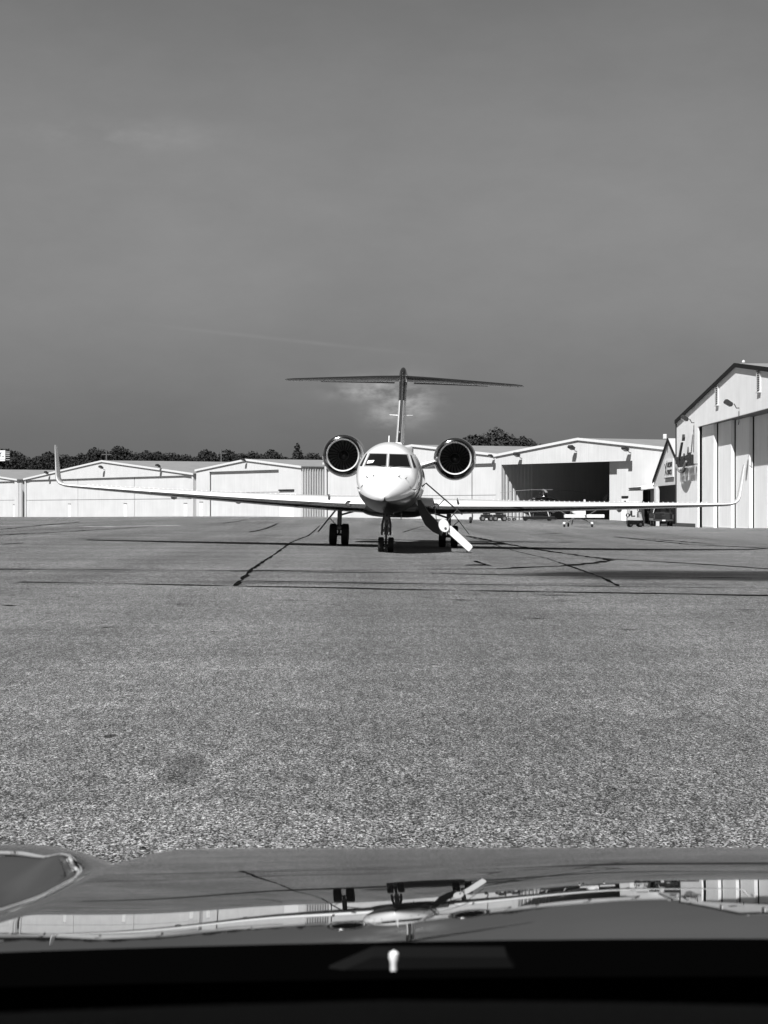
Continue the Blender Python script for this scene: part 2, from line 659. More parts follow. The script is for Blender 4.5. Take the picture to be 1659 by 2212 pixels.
def build_markings():
    S = 'crack_seal'
    px_line([(-60, 1229), (0, 1230), (300, 1232), (500, 1233.5), (830, 1231.5), (1080, 1229), (1230, 1222), (1295, 1215), (1313, 1211), (1310, 1208), (1290, 1205), (1180, 1190), (1090, 1175), (1010, 1158)], 0.28, S, TAR)
    px_line([(500, 1235), (830, 1237), (1080, 1242), (1330, 1246), (1720, 1250)], 0.22, S, TAR)
    px_line([(40, 1258), (250, 1261), (500, 1266), (830, 1273), (1180, 1279), (1720, 1288)], 0.28, S, TAR)
    px_line([(525, 1255), (830, 1261), (930, 1262), (1280, 1267), (1720, 1273)], 0.15, S, TAR)
    px_line([(505, 1266), (522, 1253), (547, 1228), (580, 1206), (625, 1174), (665, 1158), (690, 1136)], 0.085, S, TAR, wob=0.35)
    px_line([(1337, 1267), (1300, 1248), (1230, 1223), (1180, 1206), (1080, 1181), (1005, 1158), (900, 1143), (823, 1135), (745, 1118)], 0.07, S, TAR, wob=0.4)
    px_line([(1290, 1205.5), (1480, 1217), (1720, 1233)], 0.26, S, TAR)
    px_line([(870, 1150), (895, 1142), (915, 1137)], 0.12, S, TAR)
    px_line([(1027, 1212), (1047, 1220)], 0.10, S, TAR)
    px_line([(1047, 1220), (1035, 1222)], 0.5, S, TAR)
    px_line([(830, 1172), (1000, 1172.5), (1220, 1174)], 0.16, S, TAR)
    px_line([(1145, 1155), (1215, 1152)], 0.25, S, TAR)
    px_line([(1180, 1157), (1330, 1160), (1480, 1176), (1720, 1188)], 0.3, S, TAR)
    px_line([(1395, 1164), (1540, 1176)], 0.3, S, TAR)
    px_line([(0, 1156), (85, 1152), (190, 1146), (290, 1140), (330, 1138)], 0.3, S, TAR)
    px_line([(0, 1144), (110, 1133), (170, 1128)], 0.3, S, TAR)
    px_line([(0, 1176), (50, 1173)], 0.3, S, TAR)
    px_line([(540, 1150), (575, 1142), (600, 1131)], 0.2, S, TAR)
    px_line([(480, 1131), (530, 1124)], 0.3, S, TAR)
    px_line([(1030, 1122), (1060, 1122), (1180, 1125), (1260, 1128), (1330, 1132)], 0.25, S, TAR)
    for pts in ([(0, 1136), (60, 1136.2), (134, 1136)], [(180, 1138), (320, 1136), (385, 1135)], [(500, 1126), (640, 1125)]):
        px_line(pts, 0.9, 'painted_line', LINE_WHITE, lift=0.005)
    mb = MB()
    rnd = random.Random(5)
    dashes = [(0, 1308, 45, .25), (130, 1289, 60, .12), (340, 1305, 90, .12), (560, 1297, 130, .14), (705, 1307, 40, .12), (880, 1290, 80, .14), (970, 1296, 50, .2),
              (1140, 1286, 125, .2), (1195, 1299, 45, .15), (210, 1356, 45, .12), (450, 1365, 25, .1), (575, 1506, 30, .05), (300, 1835, 18, .05), (1315, 1706, 24, .05), (925, 1438, 25, .06),
              (1575, 1318, 80, .12), (1415, 1311, 50, .1), (1130, 1337, 60, .12), (1325, 1361, 60, .1), (1570, 1345, 16, .15)]
    for _ in range(70):
        y = 1290 + 520 * rnd.random() ** 1.6
        dashes.append((rnd.uniform(0, 1640), y, rnd.uniform(6, 22) * (1 + (y - 1290) / 900), rnd.uniform(0.012, 0.035) * 60 / (y - 1200) * 3))
    for x, y, ln, w in dashes:
        a, b = on_ground(x, y), on_ground(x + ln, y + rnd.uniform(-1, 2))
        dx, dy = b[0] - a[0], b[1] - a[1]
        m1 = (a[0] + dx * .5, a[1] + dy * .5 + w * rnd.uniform(-.3, .3))
        q = [a, (m1[0], m1[1] - w / 2), b, (m1[0], m1[1] + w / 2)]
        mb.add([(p[0], p[1], sheet_z(*p) + 0.008) for p in q], [(0, 1, 2, 3)])
    o = mb.build('hairline_cracks', TAR, GROUND)
    o['kind'] = 'stuff'


build_markings()


# ------------------------------------------------------------------ hangars
P0 = Vector((-30.2, 367.0))
U = Vector((0.507, -0.862)).normalized()
NRM = Vector((-U.y, U.x))
ROW_ROT = math.atan2(U.y, U.x)


def s_of(px):
    k = (px - 829.5) / FPX
    return (P0.y * k - P0.x) / (U.x - U.y * k)


def row_pt(s, off=0.0):
    return P0 + U * s + NRM * off


def floodlight(parent, x, z, reach=0.75, scale=1.0, name='floodlight'):
    """shoebox floodlight on a bent arm; wall plane y = 0, light hangs out to -y"""
    s = scale
    mb = MB()
    mb.tube([(x, 0, z - .35 * s), (x, -.28 * s, z - .35 * s), (x - .02, -.40 * s, z - .1 * s), (x - .05, -.5 * s, z + .05 * s)], .05 * s, 6)
    arm = mb.build(name, STEEL_DARK, parent)
    mb = MB()
    a = R(32)
    c = Vector((x - .08, -reach * s, z + .12 * s))
    e1, e2, e3 = Vector((1, 0, 0)), Vector((0, -math.cos(a), math.sin(a))), Vector((0, math.sin(a), math.cos(a)))
    rings = []
    for t, w, h in ((-.42, .20, .10), (-.30, .36, .20), (.30, .40, .22), (.42, .40, .14)):
        rings.append([c + e2 * t * s + e1 * sx * w * s + e3 * sz * h * s for sx, sz in ((-1, -1), (1, -1), (1, 1), (-1, 1))])
    mb.loft(rings, True, True)
    mb.build('lamp_head', STEEL_DARK, arm)
    mb = MB()
    q = [c + e2 * t * s + e1 * sx * s - e3 * .225 * s for t, sx in ((-.26, -.3), (.3, -.34), (.3, .34), (-.26, .3))]
    mb.add(q, [(0, 1, 2, 3)])
    mb.build('lamp_lens', LAMP_GLASS, arm)
    return arm


def gable_hangar(root, w, eave, ridge, header, open0, open1, depth=40, wallmat=None, interior=True, fascia=TRIM_WHITE, over=0.14, fh=0.30, hdr2=None, low=-0.6, floor=True):
    """steel hangar shell: x along the front, y into the building; opening from open0 to open1 up to header"""
    wallmat = wallmat or WHITE_WALL
    t = 0.16
    mid = w / 2
    slope = (ridge - eave) / mid

    def top(x):
        return eave + slope * (x if x < mid else w - x)
    mb = MB()
    mb.prism([(0, low), (open0, low), (open0, header), (0, header)], 1, 0, t)
    mb.prism([(open1, low), (w, low), (w, header), (open1, header)], 1, 0, t)
    mb.prism([(0, header), (w, header), (w, eave), (mid, ridge), (0, eave)], 1, 0, t)
    mb.build('front_wall', wallmat, root)
    mb = MB()
    mb.box(0.02, t, t, depth, low, eave - .02)
    mb.build('side_wall', [wallmat], root)
    mb = MB()
    mb.box(w - t, w - .02, t, depth, low, eave - .02)
    mb.build('side_wall', wallmat, root)
    mb = MB()
    mb.prism([(0, low), (w, low), (w, eave - .03), (mid, ridge - .03), (0, eave - .03)], 1, depth, depth + t)
    mb.build('back_wall', wallmat, root)
    for sgn in (0, 1):
        mb = MB()
        if sgn == 0:
            poly = [(-.25, eave - slope * .25 + .02), (mid, ridge + .02), (mid, ridge + .16), (-.25, eave - slope * .25 + .16)]
        else:
            poly = [(mid, ridge + .02), (w + .25, eave - slope * .25 + .02), (w + .25, eave - slope * .25 + .16), (mid, ridge + .16)]
        mb.prism(poly, 1, -over + .05, depth + .5)
        mb.build('roof_slope', ROOF, root)
        mb = MB()
        if sgn == 0:
            poly = [(-.28, eave - slope * .25 + .19 - fh), (mid - .002, ridge + .19 - fh), (mid - .002, ridge + .19), (-.28, eave - slope * .25 + .19)]
        else:
            poly = [(mid + .002, ridge + .19 - fh), (w + .28, eave - slope * .25 + .19 - fh), (w + .28, eave - slope * .25 + .19), (mid + .002, ridge + .19)]
        mb.prism(poly, 1, -over - .04, -over + .055)
        mb.build('rake_trim', fascia, root)
    if floor:
        mb = MB()
        mb.box(.3, w - .3, .3, depth - .1, -.5, .02)
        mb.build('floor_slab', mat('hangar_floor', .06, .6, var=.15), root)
    return top


def panel(root, x0, x1, z0, z1, y, m_=None, th=0.10, name='door_panel'):
    mb = MB()
    mb.box(x0, x1, y, y + th, z0, z1)
    return mb.build(name, m_ or WHITE_WALL, root)


def man_door(root, x, y, h=2.15, w=1.05, base=0.3):
    mb = MB()
    mb.box(x - w / 2 - .1, x + w / 2 + .1, y - .05, y + .02, base + h, base + h + .12)  # dark bar paints the shadow along the door's top edge
    f = mb.build('door_top_shadow', STEEL_DARK, root)
    mb = MB()
    mb.box(x - w / 2, x + w / 2, y - .06, y + .02, base - .2, base + h - .003)
    mb.build('door_leaf', DOOR_WHITE, f)
    mb = MB()
    mb.box(x + w / 2 - .16, x + w / 2 - .06, y - .12, y - .06, base + 1.0, base + 1.06)
    mb.build('handle', STEEL_DARK, f)


def row_root(name, label, s0, off=0.0):
    p = row_pt(s0, off)
    return thing(name, label, 'hangar', (p.x, p.y, 0), ROW_ROT, 'white hangars along the far side of the apron')


def build_row():
    # hangar at the left edge
    s1 = s_of(30)
    w = 72.0
    r = row_root('hangar', 'white hangar cut off by the left edge of the picture, behind the billboard', s1 - w, 0.6)
    gable_hangar(r, w, 7.15, 9.6, 6.95, 2.0, w - 1.2, 36)
    for a, b in ((w - 24.5, w - 1.2), (w - 48, w - 24.6), (2, w - 48.1)):
        panel(r, a, b - .06, -.3, 3.35, .24)
        panel(r, a, b - .06, 3.42, 6.95, .24)
    man_door(r, s_of(22) - (s1 - w), .24)
    mb = MB()
    for q in (0.0, 1.3):
        mb.box(w + .35 + q, w + .75 + q, -.1, .3, -.5, 6.6)
    mb.build('downpipe', TRIM_WHITE, r)

    # wide hangar A
    s0, s1 = s_of(53), s_of(417)
    w = s1 - s0
    r = row_root('hangar', 'widest white hangar on the left, its low gable behind the upturned wing tip', s0)
    gable_hangar(r, w, 7.2, 9.9, 7.05, .4, w - .5, 38)
    cuts = [.4, s_of(166) - s0, s_of(288) - s0, w - .5]
    for a, b in zip(cuts[:-1], cuts[1:]):
        panel(r, a + .04, b - .20, -.3, 3.28, .24)
        panel(r, a + .04, b - .20, 3.36, 7.05, .24)
    for px in (147.5, 268, 398):
        man_door(r, s_of(px) - s0, .24, base=.38)
    for px, z in ((104, 8.15), (222, 8.75), (345, 8.6)):
        floodlight(r, s_of(px) - s0 + 1.0, z, .8, .90)

    # hangar B
    s0, s1 = s_of(424), s_of(650)
    w = s1 - s0
    r = row_root('hangar', 'white hangar between the widest one and the left engine, small dark side door line', s0)
    gable_hangar(r, w, 7.75, 9.1, 7.5, s_of(452) - s0, s_of(602) - s0, 34)
    a, b = s_of(452) - s0, s_of(602) - s0
    panel(r, a + .04, b - .20, -.3, 4.15, .30)
    panel(r, a + .04, b - .20, 4.22, 7.5, .30)
    mb = MB()
    mb.box(b + .3, s_of(636) - s0, -.22, -.003, 4.35, 4.55)  # black strip paints in the shadow line above the side door
    mb.build('door_shadow_line', TRIM_DARK, r)
    panel(r, b + .35, s_of(636) - s0 - .1, -.3, 4.33, -.04, DOOR_WHITE, .037, 'side_door')
    man_door(r, s_of(435) - s0, 0, base=.55)
    floodlight(r, w / 2 + .3, 9.0, .8, .70)
    mb = MB()
    for i in range(14):
        mb.box(w + .01, w + .16, .15 + i * .42, .15 + i * .42 + .16, -.4, 7.6)
    mb.build('side_cladding_ribs', WHITE_WALL, r)

    # hangar C, set back
    s0, s1 = s_of(676), s_of(1070)
    w = s1 - s0 + 1.2
    r = row_root('hangar', 'white hangar seen behind the nose and engines, set back from its neighbours', s0, 1.9)
    gable_hangar(r, w, 8.2, 10.2, 7.5, .4, w - .6, 34)
    cuts = [.4, w * .33, s_of(982) - s0 + .8, w - .6]
    for a, b in zip(cuts[:-1], cuts[1:]):
        panel(r, a + .04, b - .20, -.3, 3.4, .30)
        panel(r, a + .04, b - .20, 3.46, 7.5, .30)
    floodlight(r, w - 4.2, 8.3, .8, .70)

    # hangar D, open
    s0 = s_of(1071)
    w = 36.0
    r = row_root('hangar', 'white hangar standing open with a helicopter in its dark mouth', s0)
    o0, o1 = s_of(1083) - s0, s_of(1366) - s0
    top = gable_hangar(r, w, 8.35, 9.95, 7.2, o0, o1, 30, ROW_RIB_WALL)
    a, b, c = s_of(1302) - s0, s_of(1324) - s0, s_of(1369) - s0
    panel(r, a, b + .6, -.3, 7.6, .98, ROW_RIB_WALL, .12)
    panel(r, b, c + .5, -.3, 7.6, .58, ROW_RIB_WALL, .12)
    mb = MB()
    for i in range(9):
        y = .5 + i * .55
        mb.box(o0 - .14, o0 - .02, y - .25, y + .01, -.3, 7.9)
    mb.box(o0 - .22, o0 - .141, .17, 5.3, -.3, 7.9)
    mb.build('inner_side_wall', WHITE_WALL, r)
    for k in range(5):
        mb = MB()
        x = 1.0 + k * 8.3
        mb.box(x, x + .45, 28.6, 29.95, -.3, 8.6)
        mb.build('steel_column', STEEL_DARK, r)
    for z in (2.6, 5.0, 7.3):
        mb = MB()
        mb.box(.5, w - .5, 29.0, 29.25, z, z + .2)
        mb.build('wall_girt', STEEL_DARK, r)
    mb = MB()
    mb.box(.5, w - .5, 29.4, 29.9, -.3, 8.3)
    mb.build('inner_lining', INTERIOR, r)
    for px, z in ((1119, 8.25), (1237, 8.85), (1353, 8.45)):
        floodlight(r, s_of(px) - s0 + .9, z, .8, .90)
    mb = MB()
    xx = s_of(1342) - s0
    mb.box(xx - .6, xx + .6, .52, .575, 1.9, 2.9)
    sg = mb.build('notice_plate', SIGN_BOARD, r)
    mb = MB()
    mb.box(xx - .6, xx + .6, .46, .578, 2.905, 3.15)
    mb.build('notice_hood', TRIM_DARK, sg)
    mb = MB()
    mb.prism([(xx - .3, 2.6), (xx + .3, 2.6), (xx, 2.2)], 1, .512, .5195)
    mb.build('warning_triangle', SIGN_BLACK, sg)
    panel(r, xx - .7, xx + .65, -.2, 1.88, .53, DOOR_WHITE, .045, 'wicket_door')


build_row()

# ---- big hangar on the right
RX, RY = 28.2, 223.0


def build_right_hangar():
    r = thing('hangar', 'large white hangar at the right edge with tall sliding doors in deep shade', 'hangar', (RX, RY, 0), -math.pi / 2)
    w, eave, ridge = 75.2, 10.0, 13.1
    gable_hangar(r, w, eave, ridge, 9.0, 15.0, 60.2, 60, RIB_WALL, fascia=TRIM_DARK, over=.14, fh=.34, low=-1.0, floor=False)
    xs = [15.0, 22.4, 29.9, 37.1, 43.7, 50.3, 60.1]
    for i in range(6):
        mb = MB()
        y = .38 * (i + 1)
        mb.box(xs[i] + .05, xs[i + 1], y, y + .38 - .02, -.35, 9.6)
        p = mb.build('sliding_door', RIB_WALL, r)
        mb = MB()
        mb.box(xs[i] + .003, xs[i] + .045, y - .10, y - .003, -.35, 9.4)
        mb.build('edge_seal', TRIM_DARK, p)
        mb = MB()
        mb.box(xs[i] + .4, xs[i + 1] - .3, y - .05, y - .002, -.3, .05)
        mb.build('bottom_rail', mat('door_rail', .5, .5, var=.2), p)
    mb = MB()
    mb.box(15.0, 60.2, .165, 2.9, 9.003, 9.25)
    mb.build('door_track_soffit', STEEL_DARK, r)
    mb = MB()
    mb.box(.3, 13.4, -.06, -.003, -.6, .28)  # dark strip along the foot of the wall, corner to door jamb
    mb.build('base_strip', mat('base_strip', .05, .8, var=.3), r)
    for x in (27.2, 49.0):
        mb = MB()
        mb.box(x - .75, x + .75, -.02, -.003, 10.5, 12.0)
        v = mb.build('louvre_vent', mat('vent_back', .05, .8), r)
        for k in range(9):
            mb = MB()
            z = 10.55 + k * .16
            mb.add([(x - .7, -.03, z + .12), (x + .7, -.03, z + .12), (x + .7, -.13, z), (x - .7, -.13, z), (x - .7, -.05, z + .1), (x + .7, -.05, z + .1)], [(0, 1, 2, 3), (3, 2, 5, 4)])
            mb.build('slat', mat('slat_pale', .4, .6), v)
        mb = MB()
        for a in (x - .80, x + .76):
            mb.box(a, a + .04, -.10, -.003, 10.4, 12.05)
        mb.box(x - .82, x + .82, -.16, -.003, 10.32, 10.4)
        mb.build('vent_frame', TRIM_WHITE, v)
    for x, z in ((11.6, 9.75), (38.3, 9.9)):
        floodlight(r, x + 1.0, z, 1.0, .85)
        mb = MB()
        mb.tube([(x + 1.0, -.04, z - .55), (x + 1.03, -.04, z - 1.4), (x + .8, -.04, z - (3.0 if x < 20 else 1.6))], .035, 5)
        mb.build('conduit', STEEL_DARK, r)
    mb = MB()
    mb.box(-.12, .0, -.12, 0.1, -.6, 9.85)
    mb.build('corner_gutter', STEEL_DARK, r)
    mb = MB()
    mb.lathe([(0, .0), (0, .13), (.12, .12), (.2, 0.0)], (w / 2 + 1.3, .4, ridge + .15), axis=2, n=10)
    mb.build('beacon', TRIM_WHITE, r)

    # raised black letters and emblem, a sign on stand-offs
    s = thing('wall_sign', 'raised black lettering with a tall slanted stroke on the large hangar corner', 'sign', (RX, RY, 0), -math.pi / 2)
    y0, y1 = -.52, -.40
    rnd = random.Random(3)
    kinds = ['n', 'o', 'l', 'n', 'o', 't', 'n', 'o', 'd', 'l', 'n']
    x = 3.4
    for i, kd in enumerate(kinds):
        mb = MB()
        b, h, wd, sw = 5.52, 1.0, .92, .27
        mb.box(x, x + sw, y0, y1, b, b + h * (1.22 if kd in 'ltd' else 1))
        if kd in 'nod':
            mb.box(x + wd - sw, x + wd, y0, y1, b, b + h * (.94 if kd != 'd' else 1.2))
            mb.box(x + sw - .003, x + wd - sw + .003, y0 + .003, y1, b + h - .3, b + h - .02)
        if kd in 'odl':
            mb.box(x + sw - .003, x + wd - sw + .1, y0 + .003, y1, b + .0, b + .24)
        if kd == 't':
            mb.box(x - .12, x + wd - .2, y0 - .01, y1 - .02, b + .78, b + .98)
        l_ = mb.build('letter', SIGN_BLACK, s)
        mb = MB()
        for q in (.1, wd - .25):
            mb.box(x + q, x + q + .06, y1 + .002, -.003, b + .1, b + .16)
        mb.build('standoff', SIGN_BLACK, l_)
        x += 1.09
    mb = MB()
    mb.prism([(5.35, 6.35), (6.35, 6.35), (8.3, 7.8), (7.5, 7.8)], 1, y0 - .05, y1 - .03)
    mb.build('slanted_stroke', SIGN_BLACK, s)
    mb = MB()
    mb.prism([(8.2, 7.92), (9.3, 7.9), (9.6, 8.2), (9.4, 8.5), (8.6, 8.5)], 1, y0 - .05, y1 - .03)
    mb.build('emblem_cap', SIGN_BLACK, s)
    mb = MB()
    pts = [(4.6 + t * 7.2, y0 - .12, 5.75 - .70 * math.sin(math.pi * min(1, t * 1.05)) ** .8 + .45 * max(0, t - .55)) for t in [i / 14 for i in range(15)]]
    mb.tube(pts, .10, 6)
    mb.build('swoosh', mat('swoosh_metal', .25, .4, .3), s)
    mb = MB()
    mb.prism([(5.6, 5.3), (7.2, 4.95), (9.0, 5.0), (10.6, 5.42), (8.2, 5.22)], 1, y0, y1)
    mb.build('underline_plate', SIGN_BLACK, s)


build_right_hangar()


def build_service_building():
    X, Y = 29.4, 252.0
    r = thing('service_building', 'small white workshop with steep gable beside the large right hangar, open front', 'building', (X, Y, 0), -math.pi / 2)
    w, eave, ridge = 26.2, 4.6, 8.75
    gable_hangar(r, w, eave, ridge, 4.08, 3.6, 24.4, 16, WHITE_WALL, fascia=TRIM_DARK, over=.14, fh=.30, low=-1.0)
    for o in r.children:
        if o.name.startswith('roof_slope'):
            o.data.materials[0] = mat('white_roof', .45, .5, var=.05)
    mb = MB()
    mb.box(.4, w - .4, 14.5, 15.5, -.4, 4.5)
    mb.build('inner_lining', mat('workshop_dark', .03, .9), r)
    mb = MB()
    for i in range(6):
        mb.box(1.7 + i * .3, 1.82 + i * .3, -.05, -.002, -.6, 4.05)
    mb.build('cladding_ribs', WHITE_WALL, r)
    mb = MB()
    mb.cbox(w / 2 - .55, w / 2 - .1, -.55, -.2, ridge + .1, ridge + .6, .04)
    mb.build('ridge_box', TRIM_WHITE, r)
    # the services sign
    s = thing('service_sign', 'white wall sign reading AIRCRAFT SERVICES on the workshop gable', 'sign', (X, Y, 0), -math.pi / 2)
    mb = MB()
    mb.box(10.2, 17.4, -.10, -.02, 4.88, 6.72)
    mb.build('board', SIGN_BOARD, s)
    mb = MB()
    mb.box(10.2, 17.4, -.16, -.02, 4.81, 4.877)
    mb.build('bottom_rail', STEEL_DARK, s)
    for txt, z in (('AIRCRAFT', 5.92), ('SERVICES', 5.16)):
        cu = bpy.data.curves.new('lettering', 'FONT')
        cu.body = txt
        cu.size = .74
        cu.extrude = .02
        cu.space_character = 1.0
        cu.materials.append(SIGN_BLACK)
        tmp = bpy.data.objects.new('lettering_source', cu)
        COL.objects.link(tmp)
        dg = bpy.context.evaluated_depsgraph_get()
        o = bpy.data.objects.new('lettering', bpy.data.meshes.new_from_object(tmp.evaluated_get(dg)))
        bpy.data.objects.remove(tmp)
        COL.objects.link(o)
        o.parent = s
        o.location = (12.9, -.125, z)
        o.rotation_euler = (R(90), 0, 0)
        o.scale = (1.16, 1, 1)
    mb = MB()
    for a, b in (((10.6, 6.3), (12.0, 5.2)), ((12.0, 6.4), (10.7, 5.1))):
        mb.prism([(a[0] - .16, a[1]), (a[0] + .16, a[1]), (b[0] + .16, b[1]), (b[0] - .16, b[1])], 1, -.135 if a[0] < 12 else -.128, -.105)
    mb.box(12.35, 12.46, -.13, -.105, 4.98, 6.62)
    mb.build('emblem', SIGN_BLACK, s)
    # lean-to with awning beyond it
    r = thing('lean_to_shed', 'low dark lean-to with a white awning left of the workshop', 'shed', (29.6, 264.2, 0), -math.pi / 2)
    mb = MB()
    mb.box(0, .2, 0, 1.3, -.8, 3.8)
    mb.box(0, 11.8, 1.3, 1.5, -.8, 3.8)
    mb.build('wall', mat('shed_dark_wall', .02, .8, var=.2), r)
    mb = MB()
    mb.prism([(-1.6, 3.74), (1.4, 4.0), (1.4, 4.55), (-1.6, 4.0)], 0, -.1, 11.95)
    mb.build('awning', TRIM_WHITE, r)
    mb = MB()
    mb.box(-.12, 12.0, -1.68, -1.605, 3.71, 3.80)
    mb.box(-.12, 12.0, -1.68, -1.605, 3.93, 4.04)
    mb.build('awning_fascia', STEEL_DARK, r)
    mb = MB()
    mb.prism([(-1.55, 3.70), (1.38, 3.78), (1.38, 3.85), (-1.55, 3.735)], 0, -.05, 11.9)
    mb.build('soffit', mat('soffit_dark', .06, .8), r)
    for x in (.3, 5.8, 11.5):
        mb = MB()
        mb.box(x, x + .12, -.1, .02, -.6, 3.7)
        mb.build('post', STEEL_DARK, r)


build_service_building()


# ------------------------------------------------------------------ business jet
def pchip(xs, ys, x):
    xs, ys = np.asarray(xs, float), np.asarray(ys, float)
    h = np.diff(xs)
    dl = np.diff(ys) / h
    d = np.zeros(len(xs))
    for i in range(1, len(xs) - 1):
        if dl[i - 1] * dl[i] > 0:
            w1, w2 = 2 * h[i] + h[i - 1], h[i] + 2 * h[i - 1]
            d[i] = (w1 + w2) / (w1 / dl[i - 1] + w2 / dl[i])
    d[0], d[-1] = dl[0], dl[-1]
    x = min(max(x, xs[0]), xs[-1])
    i = min(int(np.searchsorted(xs, x, side='right')) - 1, len(xs) - 2)
    t = (x - xs[i]) / h[i]
    h00, h10, h01, h11 = 2 * t**3 - 3 * t**2 + 1, t**3 - 2 * t**2 + t, -2 * t**3 + 3 * t**2, t**3 - t**2
    return float(h00 * ys[i] + h10 * h[i] * d[i] + h01 * ys[i + 1] + h11 * h[i] * d[i + 1])


class Curve:
    def __init__(self, xs, ys):
        self.a, self.b, self.n = xs[0], xs[-1], 3000
        self.t = [pchip(xs, ys, self.a + (self.b - self.a) * i / self.n) for i in range(self.n + 1)]

    def __call__(self, x):
        u = (min(max(x, self.a), self.b) - self.a) / (self.b - self.a) * self.n
        i = min(int(u), self.n - 1)
        return self.t[i] + (self.t[i + 1] - self.t[i]) * (u - i)


FY = [-3.42, -3.36, -3.2, -2.8, -2.2, -1.6, -1.15, -0.8, -0.3, 0.4, 1.2, 2.2, 4, 15, 18, 21, 24, 26.2]
FW = [0.01, .12, .27, .50, .74, .92, 1.01, 1.06, 1.11, 1.15, 1.18, 1.20, 1.20, 1.20, 1.10, .85, .5, .12]
FT = [1.99, 2.12, 2.26, 2.46, 2.70, 2.88, 3.02, 3.28, 3.58, 3.83, 3.95, 4.01, 4.03, 4.03, 4.03, 4.0, 3.85, 3.7]
FB = [1.95, 1.84, 1.74, 1.60, 1.48, 1.42, 1.40, 1.39, 1.38, 1.38, 1.38, 1.38, 1.38, 1.40, 1.65, 2.15, 2.75, 3.3]
FM = [1.97, 1.97, 1.98, 2.02, 2.10, 2.22, 2.33, 2.42, 2.55, 2.66, 2.71, 2.72, 2.72, 2.72, 2.8, 3.0, 3.25, 3.5]
BZ_Y = [-3.42, -3.25, -2.2, -1.0, 0.5, 2.0, 26.2]
BZ = [1.80, 1.815, 1.97, 2.17, 2.33, 2.36, 2.36]


SEC = [Curve(FY, q) for q in (FW, FT, FB, FM)]


def sec(y):
    return [q(y) for q in SEC]


def surf_y(x, z):
    """foremost y of the fuselage skin above the point x, z"""
    def f(y):
        w, t, b, m_ = sec(y)
        h = (t - m_) if z > m_ else (m_ - b)
        return (x / w) ** 2 + ((z - m_) / max(h, 1e-4)) ** 2 - 1
    y = -3.4
    while y < 6 and f(y) > 0:
        y += .03
    a, b = y - .03, y
    for _ in range(12):
        c = (a + b) / 2
        if f(c) > 0:
            a = c
        else:
            b = c
    return b


def airfoil(chord, thick, n=14):
    """closed ring of (y along chord, z) points from the trailing edge over the top to the nose and back"""
    pts = []
    xs = [0.5 * (1 - math.cos(math.pi * i / n)) for i in range(n + 1)]

    def yt(x):
        return 5 * thick * (0.2969 * math.sqrt(x) - 0.1260 * x - 0.3516 * x**2 + 0.2843 * x**3 - 0.1036 * x**4)
    for x in reversed(xs):
        pts.append((x * chord, yt(x) * chord))
    for x in xs[1:-1]:
        pts.append((x * chord, -yt(x) * chord))
    return pts


